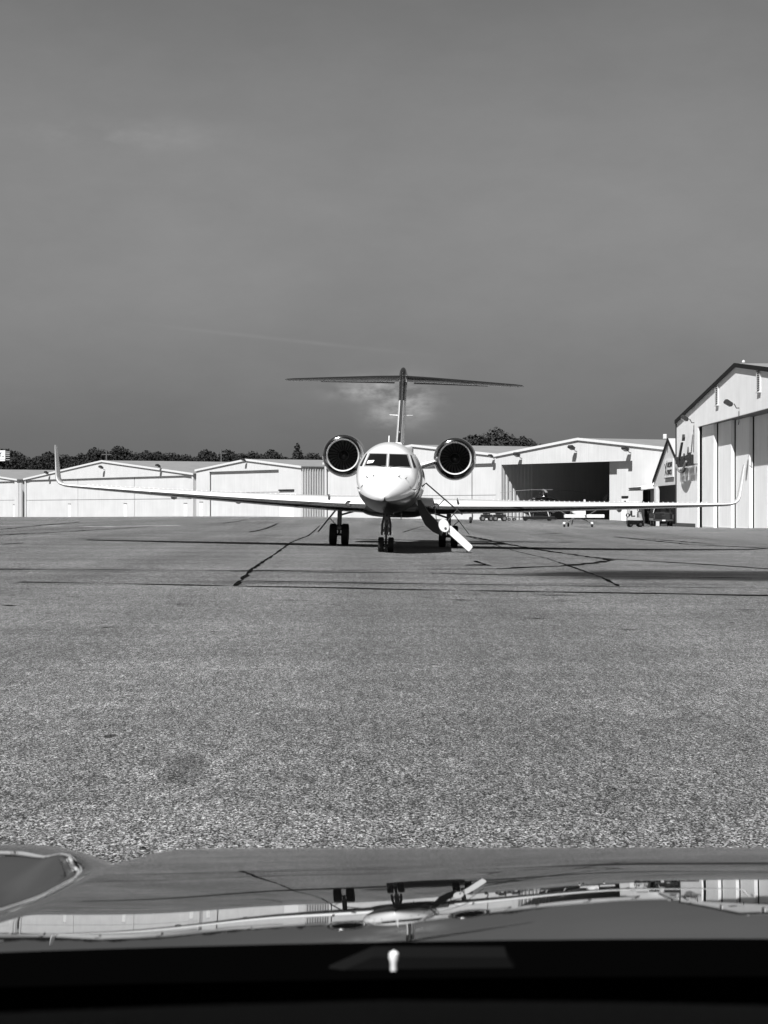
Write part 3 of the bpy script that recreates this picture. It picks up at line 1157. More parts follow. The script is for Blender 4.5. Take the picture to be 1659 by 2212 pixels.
def build_jet():
    J = thing('business_jet', 'white twin engine business jet facing the viewer with its airstair let down', 'airplane', (0.06, 83.0, G(0.06, 83.0)))
    YAW, ROLL = R(-1.55), R(1.65)
    J.rotation_mode = 'XYZ'
    J.rotation_euler = (0, ROLL, YAW)
    bpy.context.view_layer.update()
    M = Matrix.Translation(J.location) @ J.rotation_euler.to_matrix().to_4x4()

    def ground_local(x, y):
        """height of the tarmac in the jet's own frame"""
        z = 0.0
        for _ in range(3):
            p = M @ Vector((x, y, z))
            z -= p.z - G(p.x, p.y)
        return z

    # fuselage: rows follow the paint line between white top and dark belly
    ys = list(np.concatenate([-3.42 + 1.1 * np.linspace(0, 1, 14) ** 1.8, np.linspace(-2.2, 2.4, 32), np.linspace(2.8, 15, 16), np.linspace(15.6, 26.2, 20)]))
    NU, NL = 52, 30
    rings = []
    for y in ys:
        w, t, b, m_ = sec(y)
        zb = min(max(pchip(BZ_Y, BZ, y), b + .02 * (t - b)), t - .01)
        hb = (m_ - b) if zb < m_ else (t - m_)
        th = math.asin(max(-1, min(1, (zb - m_) / hb)))
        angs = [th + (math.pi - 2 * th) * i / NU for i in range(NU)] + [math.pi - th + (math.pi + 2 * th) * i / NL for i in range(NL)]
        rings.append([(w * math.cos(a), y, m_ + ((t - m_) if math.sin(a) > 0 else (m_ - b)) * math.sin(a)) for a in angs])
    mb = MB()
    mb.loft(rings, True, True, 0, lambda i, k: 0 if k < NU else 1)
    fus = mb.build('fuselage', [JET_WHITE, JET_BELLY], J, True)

    def patch(corners, name, m_, off=.012, nu=10, nv=6, parent=None, rnd_=0.0):
        """a pane laid on the skin; corners (x, z): top inner, top outer, bottom outer, bottom inner"""
        mb = MB()
        P = []
        for j in range(nv + 1):
            for i in range(nu + 1):
                u, v = i / nu, j / nv
                if rnd_:
                    e = rnd_ * max(0, abs(2 * v - 1) - .72) / .28
                    u = .5 + (u - .5) * (1 - e * e)
                a = [lerp(corners[0][q], corners[1][q], u) for q in (0, 1)]
                b = [lerp(corners[3][q], corners[2][q], u) for q in (0, 1)]
                x, z = lerp(a[0], b[0], v), lerp(a[1], b[1], v)
                y = surf_y(x, z)
                P.append(Vector((x, y, z)) + Vector((x * .006, -off, off * .5)))
        W_ = nu + 1
        mb.add(P, [(j * W_ + i, j * W_ + i + 1, (j + 1) * W_ + i + 1, (j + 1) * W_ + i) for j in range(nv) for i in range(nu)])
        return mb.build(name, m_, parent or J, True)

    frame_m = mat('window_frame', .30, .4, .3)
    for s in (-1, 1):
        fr = patch([(s * .012, 3.53), (s * .69, 3.53), (s * .855, 3.03), (s * .012, 3.02)], 'windshield_frame', frame_m, .012, 12, 8)
        patch([(s * .055, 3.49), (s * .655, 3.49), (s * .80, 3.065), (s * .055, 3.06)], 'pane', GLASS_DARK, .030, 12, 8, fr, .06)
        patch([(s * .765, 3.52), (s * .815, 3.50), (s * 1.015, 3.06), (s * .915, 3.04)], 'side_window', GLASS_DARK, .016, 5, 8)
        mb = MB()      # wiper
        y = surf_y(s * .3, 3.08)
        mb.tube([(s * .08, surf_y(s * .08, 3.03) - .05, 3.03), (s * .5, surf_y(s * .5, 3.09) - .055, 3.09)], .010, 5)
        mb.build('wiper', BLACK, J)
        # probes on the nose
        for px, pz, dz in ((.66, 2.62, .06), (.42, 2.68, .05), (.82, 2.36, -.10), (.98, 2.25, .02)):
            y = surf_y(s * px, pz)
            mb = MB()
            mb.tube([(s * px, y + .02, pz), (s * (px + .05), y - .04, pz + dz * .6), (s * (px + .06), y - .10, pz + dz)], [.022, .014, .009], 6)
            mb.build('probe', STEEL_DARK, J)
        # cabin windows
        for k in range(7):
            y0 = 3.7 + k * 1.55
            mb = MB()
            n = 18
            ring = []
            for q in range(n):
                a = 2 * math.pi * q / n
                z = 2.98 + .24 * math.sin(a)
                w, t, b, m_ = sec(y0)
                x = w * math.sqrt(max(0, 1 - ((z - m_) / (t - m_)) ** 2)) + .006
                ring.append((s * x, y0 + .33 * math.cos(a), z))
            mb.add(ring, [tuple(range(n))])
            mb.build('cabin_window', GLASS_DARK, J)
    patch([(-.70, 3.235), (-.47, 3.245), (-.53, 3.15), (-.745, 3.12)], 'glareshield_paper', mat('paper_white', .8, .7), .040, 4, 3)

    # wing fairing
    mb = MB()
    rings = []
    for y, w, z0, z1 in ((6.6, .2, 1.42, 1.6), (7.3, .9, 1.34, 1.85), (8.5, 1.28, 1.24, 2.05), (11, 1.40, 1.20, 2.1), (14, 1.34, 1.22, 2.05), (15.8, .9, 1.34, 1.9), (16.6, .3, 1.44, 1.7)):
        zc, hh = (z0 + z1) / 2, (z1 - z0) / 2
        rings.append([(w * math.copysign(abs(math.cos(a)) ** .6, math.cos(a)), y, zc + hh * math.copysign(abs(math.sin(a)) ** .8, math.sin(a))) for a in [2 * math.pi * i / 28 for i in range(28)]])
    mb.loft(rings, True, True)
    mb.build('wing_fairing', JET_BELLY, J, True)

    NA = 14
    for s in (-1, 1):
        # main wing with blended winglet: path of section centres (x, z), leading edge y, chord, thickness, bank
        st = [(.9, 1.69, 7.6, 6.6, .105), (2.2, 1.70, 8.35, 5.9, .105), (4.4, 1.76, 9.5, 4.9, .105), (7.2, 1.855, 10.95, 3.85, .10), (10.0, 1.965, 12.4, 2.9, .095),
              (12.4, 2.07, 13.65, 2.15, .09), (13.45, 2.12, 14.25, 1.75, .09), (13.75, 2.145, 14.45, 1.65, .085), (13.98, 2.21, 14.65, 1.55, .08), (14.12, 2.33, 14.85, 1.45, .08),
              (14.20, 2.50, 15.05, 1.36, .075), (14.27, 2.78, 15.35, 1.24, .07), (14.37, 3.2, 15.8, 1.05, .065), (14.50, 3.75, 16.4, .78, .06), (14.53, 3.88, 16.58, .6, .05)]
        rings = []
        for i, (x, z, le, ch, tk) in enumerate(st):
            a, b = st[max(i - 1, 0)], st[min(i + 1, len(st) - 1)]
            t = Vector((b[0] - a[0], 0, b[1] - a[1])).normalized()
            nrm = Vector((-t.z, 0, t.x))
            rings.append([(s * 1.022 * (x + nrm.x * q[1]), le + q[0], z + nrm.z * q[1] + .02 * (1 - q[0] / ch)) for q in airfoil(ch, tk, NA)])
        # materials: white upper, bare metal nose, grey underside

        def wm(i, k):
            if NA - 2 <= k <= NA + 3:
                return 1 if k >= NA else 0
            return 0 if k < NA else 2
        mb = MB()
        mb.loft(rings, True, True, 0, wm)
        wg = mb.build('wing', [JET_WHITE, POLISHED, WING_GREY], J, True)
        # landing light
        mb = MB()
        mb.lathe([(-.03, 0.0), (-.03, .06), (-.02, .10), (.05, .115)], (s * 1.72, 8.08, 1.70), axis=1, n=16)
        ll = mb.build('landing_light', LENS, wg, True)
        mb = MB()
        mb.lathe([(-.045, .105), (-.045, .13), (.06, .13)], (s * 1.72, 8.08, 1.70), axis=1, n=16)
        mb.build('light_bezel', STEEL_DARK, wg, True)
        # vortex generators along the top
        mb = MB()
        for k in range(44):
            x = 4.0 + k * .21
            j = [q for q in range(len(st) - 1) if st[q][0] <= x < st[q + 1][0]][0]
            t = (x - st[j][0]) / (st[j + 1][0] - st[j][0])
            z, le, ch, tk = [lerp(st[j][q], st[j + 1][q], t) for q in (1, 2, 3, 4)]
            yy, zz = le + .32 * ch, z + .5 * tk * ch * .985
            mb.add([(s * x, yy, zz), (s * (x + .015), yy + .09, zz), (s * (x + .015), yy + .09, zz + .05), (s * x, yy + .03, zz + .05), (s * (x + .05), yy, zz)], [(0, 1, 2, 3), (0, 4, 2)])
        vg = mb.build('vortex_generators', JET_WHITE, wg)
        vg['kind'] = 'stuff'
        # flap track fairings
        for x in (3.6, 6.6, 9.4):
            j = [q for q in range(len(st) - 1) if st[q][0] <= x < st[q + 1][0]][0]
            t = (x - st[j][0]) / (st[j + 1][0] - st[j][0])
            z, le, ch = [lerp(st[j][q], st[j + 1][q], t) for q in (1, 2, 3)]
            mb = MB()
            mb.loft([[(s * x + r_ * math.cos(a), le + ch * f, z - .16 + 1.2 * r_ * math.sin(a)) for a in [2 * math.pi * q / 10 for q in range(10)]] for f, r_ in ((.55, .01), (.65, .07), (.85, .09), (1.05, .06), (1.15, .01))], True, True)
            mb.build('flap_fairing', WING_GREY, wg, True)
        # static wick / fence
        mb = MB()
        mb.box(s * 2.55 - .012, s * 2.55 + .012, 8.5, 9.4, 1.86, 2.06)
        mb.build('wing_fence', BLACK, wg)

        # engine
        c = (s * 2.44, 17.5, 3.83)
        prof = [(.85, .655), (.45, .645), (.18, .655), (.06, .675), (0.0, .715), (.015, .755), (.04, .80)]
        prof2 = [(.04, .80), (.10, .838), (.20, .868), (.5, .91), (1.1, .935), (2.2, .94), (3.4, .86), (4.6, .70), (5.2, .58), (5.15, .54), (4.4, .5)]
        mb = MB()
        mb.lathe(prof2, c, 1, 56)
        en = mb.build('engine_nacelle', JET_NACELLE, J, True)
        mb = MB()
        mb.lathe(prof[2:], c, 1, 56, 0, lambda i, k: 0 if i < 2 else 1)
        mb.build('inlet_lip', [mat('lip_reflection', .88, .38, .45), mat('lip_polished', .14, .12, 1.0)], en, True)  # pale inner band paints in the bright reflection on the polished lip
        mb = MB()
        mb.lathe(prof[:3], c, 1, 56)
        mb.add([(c[0] + .7 * math.cos(2 * math.pi * q / 40), c[1] + .98, c[2] + .7 * math.sin(2 * math.pi * q / 40)) for q in range(40)], [tuple(range(40))])
        mb.build('inlet_duct', mat('duct_dark', .004, .45, .3), en, True)
        mb = MB()
        rings = []
        for r_ in (.20, .34, .48, .645):
            tw = lerp(R(35), R(62), (r_ - .2) / .45)
            sw = .10 * ((r_ - .2) / .45) ** 1.5
            hw = .036 + .050 * (r_ - .2)
            rings.append([(r_ * math.cos(sw) - 0, .80 + t * hw * math.cos(tw), r_ * math.sin(sw) + t * hw * math.sin(tw)) for t in (-1, 0, 1)])
        mb.loft(rings, False)
        bl = mb.build('fan_blade', FAN, en, True)
        bl.location = c
        for q in range(1, 24):
            inst('fan_blade', bl.data, en, c, (0, 2 * math.pi * q / 24, 0))
        mb = MB()
        mb.lathe([(.42, 0.0), (.46, .06), (.60, .15), (.74, .21), (.86, .225)], c, 1, 28)
        mb.build('spinner', BLACK, en, True)
        mb = MB()
        mb.lathe([(.72, .215), (.70, .225), (.73, .240)], c, 1, 28)
        mb.build('spinner_ring', mat('ring_grey', .22, .4, .6), en, True)
        for q in range(4):
            a = math.pi / 4 + q * math.pi / 2
            mb = MB()
            mb.lathe([(.685, 0.0), (.69, .016), (.75, .018)], (c[0] + .175 * math.cos(a), c[1], c[2] + .175 * math.sin(a)), 1, 8)
            mb.build('balance_bolt', LIP_METAL, en)
        # hinge seam on the outer flank
        mb = MB()
        mb.box(c[0] + s * .69, c[0] + s * .86, c[1] + .02, c[1] + .22, c[2] - .012, c[2] + .012)
        mb.build('cowl_split', BLACK, en)
        # pylon
        rings = []
        for x, z, le, ch, tk in ((.85, 3.42, 17.3, 4.6, .075), (1.25, 3.56, 17.7, 4.2, .07), (1.75, 3.74, 18.1, 3.7, .07)):
            rings.append([(s * x, le + p[0], z + p[1]) for p in airfoil(ch, tk, 8)])
        mb = MB()
        mb.loft(rings, True, True, 0, lambda i, k: 0 if k <= 8 else 1)
        mb.build('pylon', [JET_WHITE, JET_NACELLE], J, True)

        # tailplane
        rings = []
        for x, z, le, ch, tk in ((.10, 7.50, 21.6, 3.3, .085), (1.2, 7.50, 22.15, 2.95, .085), (3.2, 7.47, 23.2, 2.3, .08), (4.9, 7.435, 24.1, 1.75, .075), (5.25, 7.43, 24.35, 1.4, .06), (5.36, 7.43, 24.7, .9, .03)):
            rings.append([(s * 1.038 * x, le + p[0], z + p[1]) for p in airfoil(ch, tk, 12)])
        mb = MB()
        mb.loft(rings, True, True, 0, lambda i, k: 1 if 10 <= k <= 13 else 0)
        tp = mb.build('tailplane', [mat('tail_under', .075, .25, coat=.4), mat('tail_leading_edge', .30, .18, 1.0, bump=.02)], J, True)
        mb = MB()
        mb.prism([(s * .45, 24.2), (s * 3.9, 24.9), (s * 3.9, 25.35), (s * .45, 24.95)], 2, 7.395, 7.455)
        mb.build('elevator', BLACK, tp)
        # fin strakes / small tail antennas
        mb = MB()
        mb.tube([(s * .16, 20.0, 5.72), (s * .52, 20.2, 5.74)], [.02, .012], 6)
        mb.build('tail_antenna', JET_WHITE, J)

    # fin
    rings = []
    for z, le, ch, tk in ((3.7, 15.6, 8.2, .05), (4.2, 16.5, 7.4, .052), (5.2, 18.3, 5.9, .060), (6.4, 20.05, 4.6, .074), (7.2, 21.15, 3.9, .09), (7.6, 21.5, 3.6, .105)):
        rings.append([(p[1], le + p[0], z) for p in airfoil(ch, tk, 12)])
    mb = MB()
    mb.loft(rings, True, True, 0, lambda i, k: 1 if (11 <= k <= 12 and i >= 1) else (2 if i >= 3 else 0))
    fin = mb.build('fin', [JET_WHITE, JET_NACELLE, JET_BELLY], J, True)
    mb = MB()
    mb.loft([[(w * math.cos(a), y, z + h * math.sin(a)) for a in [2 * math.pi * q / 24 for q in range(24)]] for y, w, h, z in
             ((21.0, .02, .03, 7.62), (21.08, .09, .16, 7.60), (21.3, .16, .32, 7.58), (21.8, .20, .42, 7.56), (23.0, .20, .40, 7.58), (24.8, .12, .2, 7.6), (25.6, .02, .03, 7.6))], True, True)
    mb.build('tail_bullet', JET_NACELLE, fin, True)
    mb = MB()      # bright leading edge strip
    pts = []
    for z, le in ((4.9, 17.76), (5.2, 18.3), (6.4, 20.05), (7.2, 21.12), (7.5, 21.2)):
        pts.append((0, le - .03, z))
    mb.tube(pts, .036, 6)
    mb.build('leading_edge_strip', LIP_METAL, fin, True)
    # ram air intake at the fin root
    mb = MB()
    rr = []
    for y, g in ((15.2, 1.0), (15.25, 1.08), (16.3, 1.0)):
        rr.append([(g * .17 * math.copysign(abs(math.cos(a)) ** .5, math.cos(a)), y, 4.18 + g * .19 * math.copysign(abs(math.sin(a)) ** .5, math.sin(a))) for a in [2 * math.pi * q / 20 for q in range(20)]])
    inner = [[(p[0] * .68, 15.2 if j == 0 else 15.6, 4.18 + (p[2] - 4.18) * .68) for p in rr[0]] for j in (0, 1)]
    mb.loft([inner[1], inner[0]] + rr, True, False, 0, lambda i, k: 1 if i == 0 else 0)
    mb.add(inner[1], [tuple(range(20))], 1)
    mb.build('ram_air_intake', [JET_WHITE, BLACK], fin, False)
    mb = MB()
    mb.cbox(.24, .66, 14.0, 15.4, 3.86, 4.16, .05)
    mb.build('antenna_fairing', mat('fairing_grey', .22, .4), J)
    for x, y, h, w in ((-.16, 6.0, .42, .03), (-.30, 8.0, .20, .02), (-.62, 4.2, .12, .02)):
        z0 = 3.95 if x > -.5 else 3.74
        mb = MB()
        mb.prism([(y, z0), (y + .35, z0), (y + .42, z0 + h), (y + .25, z0 + h)], 0, x - w / 2, x + w / 2)
        mb.build('blade_antenna', JET_WHITE, J)
    # belly drain mast / antenna
    mb = MB()
    mb.prism([(5.0, 1.42), (5.35, 1.42), (5.35, 1.15), (5.22, 1.15)], 0, .40, .43)
    mb.build('belly_antenna', WING_GREY, J)

    # ---- landing gear
    def wheel(parent, x, y, r_, w, z):
        mb = MB()
        hw = w / 2
        prof = [(-hw * .80, r_ * .62), (-hw, r_ * .72), (-hw, r_ * .86), (-hw * .86, r_ * .955), (-hw * .5, r_ * .995), (0, r_), (hw * .5, r_ * .995), (hw * .86, r_ * .955), (hw, r_ * .86), (hw, r_ * .72), (hw * .80, r_ * .62)]
        mb.lathe(prof, (x, y, z), 0, 32)
        t = mb.build('wheel', RUBBER, parent, True)
        mb = MB()
        mb.lathe([(-hw * .8, .03), (-hw * .55, r_ * .2), (-hw * .55, r_ * .5), (-hw * .82, r_ * .63), (hw * .82, r_ * .63), (hw * .55, r_ * .5), (hw * .55, r_ * .2), (hw * .8, .03)], (x, y, z), 0, 24)
        mb.build('rim', RIM, t, True)

    g = ground_local(0, 0)
    mb = MB()
    mb.tube([(0, 0, g + .27), (0, .02, g + .7)], .045, 12)
    mb.tube([(0, .02, g + .62), (0, .18, 1.42)], .075, 14)
    mb.tube([(-.20, 0, g + .27), (.20, 0, g + .27)], .035, 8)
    ng = mb.build('nose_gear_strut', GEAR_METAL, J, True)
    for s in (-1, 1):
        wheel(J, s * .178, 0, .268, .205, g + .267)
        mb = MB()
        mb.prism([(s * .06, 1.32), (s * .12, 1.34), (s * .185, 1.0), (s * .19, .66), (s * .175, .60), (s * .115, .60), (s * .10, .98)], 1, -.13, -.10)
        d = mb.build('nose_gear_door', JET_BELLY, J)
        mb = MB()
        mb.tube([(s * .10, .5, 1.42), (s * .04, .10, g + .78)], .022, 6)
        mb.build('drag_brace', GEAR_METAL, J)
        mb = MB()
        mb.lathe([(-.05, 0), (-.05, .055), (.04, .06), (.08, .02)], (s * .09, -.08, g + .78), 1, 14)
        mb.build('taxi_light', LENS, J, True)
    mb = MB()
    mb.tube([(0, -.07, g + .62), (0, -.22, g + .47), (0, -.05, g + .32)], .022, 6)
    mb.build('torque_link', GEAR_METAL, J)
    for z, w, h in ((1.22, .20, .14), (1.02, .16, .10), (.86, .18, .08)):
        mb = MB()
        mb.cbox(-w / 2, w / 2, -.06, .06, z - h / 2, z + h / 2, .015)
        mb.build('actuator_block', GEAR_METAL, J)
    mb = MB()
    for q, (x, z) in enumerate(((-.05, .98), (.06, .92), (.02, 1.12))):
        mb.tube([(x, -.08, z), (x + .05, -.11, z - .08), (x - .01, -.10, z - .2), (x + .03, -.08, z - .33)], .011, 5)
    mb.build('hydraulic_hose', BLACK, J, True)
    mb = MB()
    mb.cbox(-.24, .24, -.45, .55, 1.34, 1.46, .02)
    mb.build('gear_bay', BLACK, J)

    for s in (-1, 1):
        x, y = s * 2.24, 12.0
        for dx in (-.245, .245):
            gl = ground_local(x + dx, y)
            wheel(J, x + dx, y, .445, .30, gl + .443)
        gl = ground_local(x, y)
        mb = MB()
        mb.tube([(x, y, gl + .44), (x, y, gl + .80)], .06, 12)
        mb.tube([(x, y, gl + .72), (x, y, 1.62)], .095, 14)
        mb.tube([(x - .3, y, gl + .44), (x + .3, y, gl + .44)], .05, 8)
        mb.build('main_gear_strut', GEAR_METAL, J, True)
        mb = MB()
        mb.cbox(x - .14, x + .14, y - .16, y + .16, gl + .62, gl + .80, .03)
        mb.build('strut_collar', GEAR_METAL, J)
        mb = MB()
        mb.tube([(x - s * .06, y, 1.25), (x - s * .75, y, 1.46)], .04, 8)
        mb.build('side_brace', GEAR_METAL, J)
        mb = MB()
        a, b = Vector((x + s * .12, 0, 1.50)), Vector((x + s * .86, 0, gl + .53))
        t = (b - a).normalized()
        nrm = Vector((-t.z, 0, t.x)) * .018
        q = [a + nrm, b + nrm * .6, b - nrm * .6, a - nrm]
        mb.prism([(p.x, p.z) for p in q], 1, y - .55, y + .5)
        mb.build('main_gear_door', BLACK, J)
        mb = MB()
        m_ = a.lerp(b, .4)
        mb.tube([(x, y - .02, gl + .7), (m_.x, y - .02, m_.z)], .018, 6)
        mb.build('door_link', GEAR_METAL, J)

    # ---- airstair door on the jet's left side
    y0, y1 = 1.25, 2.1
    gl = ground_local(3.1, 1.7)
    outer = [(1.06, 1.90), (1.10, 1.62), (1.19, 1.34), (1.38, .99), (1.66, .76), (1.98, .62)]
    innr = [(2.02, .72), (1.86, 1.10), (1.52, 1.42), (1.18, 1.92)]
    mb = MB()
    mb.prism(outer + innr, 1, y0, y1)
    sh = mb.build('airstair_shell', JET_BELLY, J)
    mb = MB()
    mb.tube([(p[0], y0 - .01, p[1]) for p in innr], .016, 5)
    mb.build('shell_edge', mat('stair_edge', .16, .4, .4), sh)
    for yy in (y0 - .03, y1 - .02):
        mb = MB()
        ring = []
        for k in range(20):
            a = 2 * math.pi * k / 20
            ring.append((2.06 + .19 * math.cos(a) + .05 * math.sin(a), 1.0 + .21 * math.sin(a) - .10 * math.cos(a)))
        mb.prism(ring, 1, yy, yy + .05)
        hp = mb.build('hinge_plate', JET_WHITE, J)
        mb = MB()
        mb.lathe([(-.012, 0), (-.012, .045), (.01, .05)], (2.12, yy, .90), 1, 12)
        mb.build('pivot_bolt', GEAR_METAL, hp)
        mb = MB()
        mb.prism([(2.16, .93), (2.32, 1.0), (3.11, gl + .26), (3.12, gl + .20), (3.01, gl + .06), (2.96, gl + .06), (2.13, .80)], 1, yy + .052, yy + .092)
        mb.build('lower_stringer', JET_WHITE, J)
    for k in range(4):
        t = (k + .5) / 4
        mb = MB()
        x, z = lerp(2.25, 3.0, t), lerp(.88, gl + .16, t)
        mb.box(x - .11, x + .12, y0 + .07, y1 - .03, z - .02, z + .02)
        mb.build('tread', GEAR_METAL, J)
    for k in range(3):
        t = (k + .5) / 3
        mb = MB()
        x, z = lerp(1.3, 1.9, t), lerp(1.78, 1.05, t)
        mb.box(x - .08, x + .16, y0 + .05, y1 - .05, z, z + .03)
        mb.build('tread', GEAR_METAL, J)
    for yy in (y0 - .02, y1 + .02):
        mb = MB()
        mb.tube([(1.22, yy, 2.40), (1.36, yy, 2.53), (2.72, yy, 1.42)], .026, 8)
        hr = mb.build('handrail', STEEL_DARK, J, True)
        for p, q in (((2.05, 1.96), (1.72, 1.60)), ((2.52, 1.58), (2.20, 1.18))):
            mb = MB()
            mb.tube([(p[0], yy, p[1]), (q[0], yy, q[1])], .017, 6)
            mb.tube([(q[0], yy, q[1]), (q[0] + .06, yy, q[1] - .42)], .012, 6)
            mb.build('rail_post', STEEL_DARK, hr)
    mb = MB()
    mb.tube([(2.95, y0 + .04, gl + .06), (2.91, y0 + .04, gl + .012)], .03, 8)
    mb.tube([(2.95, y1 - .04, gl + .06), (2.91, y1 - .04, gl + .012)], .03, 8)
    mb.build('stair_foot', RUBBER, J)
    # door aperture, its frame standing proud
    w, t, b, m_ = sec(1.7)
    mb = MB()
    zz = [lerp(2.0, 3.55, q / 10) for q in range(11)]

    def xs_(z):
        h = (t - m_) if z > m_ else (m_ - b)
        return w * math.sqrt(max(0.01, 1 - ((z - m_) / h) ** 2)) + .008
    V = [(xs_(z), yy, z) for z in zz for yy in (1.22, 2.12)]
    mb.add(V, [(2 * i, 2 * i + 1, 2 * i + 3, 2 * i + 2) for i in range(10)])
    mb.build('door_opening', BLACK, J)
    mb = MB()
    for yy in (1.20, 2.14):
        mb.tube([(xs_(z) + .004, yy, z) for z in zz], .022, 6)
    mb.build('door_frame', LIP_METAL, J, True)
    return J


JET = build_jet()


# ------------------------------------------------------------------ other vehicles
def simple_wheel(parent, c, r_, w, axis, rim=.2):
    mb = MB()
    hw = w / 2
    mb.lathe([(-hw, r_ * .55), (-hw, r_ * .9), (-hw * .7, r_), (hw * .7, r_), (hw, r_ * .9), (hw, r_ * .55)], c, axis, 20)
    o = mb.build('wheel', RUBBER, parent, True)
    mb = MB()
    mb.lathe([(-hw * .9, 0.0), (-hw * .9, r_ * .56), (hw * .9, r_ * .56), (hw * .9, 0.0)], c, axis, 16)
    mb.build('rim', RIM, o)
    return o


def build_light_plane():
    x0, y0 = 17.55, 209.5
    t = thing('light_airplane', 'small white high wing airplane seen from behind under the right wing', 'airplane', (x0, y0, G(x0, y0)), R(1.5))
    W2 = mat('light_plane_white', .82, .35, coat=.3)
    und = mat('light_plane_grey', .10, .5)
    mb = MB()
    rings = []
    for y, w, zb, zt in ((-5.4, .06, 1.05, 1.25), (-4.5, .16, .95, 1.3), (-2.5, .38, .8, 1.45), (-1.0, .52, .72, 1.75), (.2, .55, .68, 2.05), (1.2, .53, .68, 2.0), (2.0, .50, .7, 1.55), (2.9, .42, .75, 1.4), (3.2, .15, .95, 1.2)):
        zc, hh = (zb + zt) / 2, (zt - zb) / 2
        rings.append([(w * math.cos(a), y, zc + hh * math.sin(a)) for a in [2 * math.pi * q / 20 for q in range(20)]])
    mb.loft(rings, True, True, 0, lambda i, k: 0 if k < 10 else 1)
    mb.build('fuselage', [W2, und], t, True)
    mb = MB()
    mb.cbox(-1.75, 1.75, -5.5, -4.6, .84, 1.13, .03)
    mb.build('tailplane', W2, t)
    mb = MB()
    mb.prism([(-5.75, 1.1), (-4.1, 1.25), (-4.95, 2.45), (-5.6, 2.45)], 0, -.05, .05)
    mb.build('fin', W2, t)
    mb = MB()
    rings = [[(x, .9 - p[0] + 0.0, 2.08 + dz + p[1]) for p in airfoil(1.55, .12, 8)] for x, dz in ((-5.5, .12), (0, 0), (5.5, .12))]
    mb.loft(rings, True, True)
    mb.build('wing', W2, t, True)
    for s in (-1, 1):
        mb = MB()
        mb.tube([(s * .5, .1, .8), (s * 2.6, .1, 2.08)], .035, 6)
        mb.build('wing_strut', W2, t)
        mb = MB()
        mb.tube([(s * .35, -.1, .75), (s * .8, -.15, .55), (s * 1.22, -.2, .30)], .045, 6)
        mb.build('gear_leg', und, t)
        simple_wheel(t, (s * 1.26, -.2, .20), .20, .16, 0)
        mb = MB()
        mb.loft([[(s * 1.26 + .13 * math.cos(a) * q[1], q[0], .30 + .15 * math.sin(a) * q[1]) for a in [2 * math.pi * k / 12 for k in range(12)]] for q in ((-.75, .1), (-.55, .7), (-.1, 1.1), (.25, .8), (.4, .2))], True, True)
        mb.build('wheel_fairing', W2, t, True)
        simple_wheel(t, (s * .32 - .35, 1.9 if s < 0 else 1.95, .18), .18, .13, 0) if s < 0 else None
    mb = MB()
    mb.tube([(-.35, 1.9, .2), (-.2, 1.9, .8)], .05, 6)
    mb.build('nose_leg', und, t)


def build_forklift():
    x0, y0 = 23.0, 212.0
    t = thing('forklift', 'small forklift with white bodywork parked left of the pickup truck', 'forklift', (x0, y0, G(x0, y0)), R(4))
    mb = MB()
    mb.cbox(-.78, .50, -.5, .5, .22, .60, .06)
    mb.build('chassis', BLACK, t)
    mb = MB()
    mb.prism([(-.75, .605), (.42, .605), (.42, .78), (.30, .86), (-.62, .92), (-.75, .86)], 1, -.48, .48)
    mb.build('engine_cover', mat('forklift_white', .45, .5, var=.1), t)
    mb = MB()
    mb.prism([(.40, .62), (.62, .62), (.45, 1.35), (.25, 1.35)], 1, -.45, .45)
    mb.build('front_cowl', mat('forklift_grey', .35, .5, var=.1), t)
    mb = MB()
    mb.cbox(-.35, -.02, -.28, .28, .93, 1.05, .03)
    mb.cbox(-.42, -.30, -.28, .28, 1.05, 1.5, .03)
    mb.build('seat', BLACK, t)
    for s in (-1, 1):
        mb = MB()
        mb.tube([(-.68, s * .43, .9), (-.62, s * .43, 2.05), (.12, s * .43, 2.05), (.42, s * .43, 1.2)], .035, 6)
        mb.build('guard_post', STEEL_DARK, t)
        mb = MB()
        mb.box(.66, .78, s * .32 - .06, s * .32 + .06, .08, 2.1)
        mb.build('mast_rail', STEEL_DARK, t)
        mb = MB()
        mb.box(.80, 1.75, s * .25 - .06, s * .25 + .06, .06, .11)
        mb.build('fork', STEEL_DARK, t)
        simple_wheel(t, (-.48, s * .42, .20), .20, .16, 1)
        simple_wheel(t, (.42, s * .44, .24), .24, .18, 1)
    mb = MB()
    mb.box(-.66, .14, -.43, .43, 2.06, 2.10)
    mb.build('overhead_guard', STEEL_DARK, t)
    mb = MB()
    mb.lathe([(-.3, .14), (-.26, .17), (.26, .17), (.3, .14)], (-.66, 0, 1.08), 1, 14)
    mb.build('gas_bottle', STEEL_DARK, t, True)
    mb = MB()
    mb.box(.79, .83, -.42, .42, .35, .95)
    mb.build('carriage', STEEL_DARK, t)


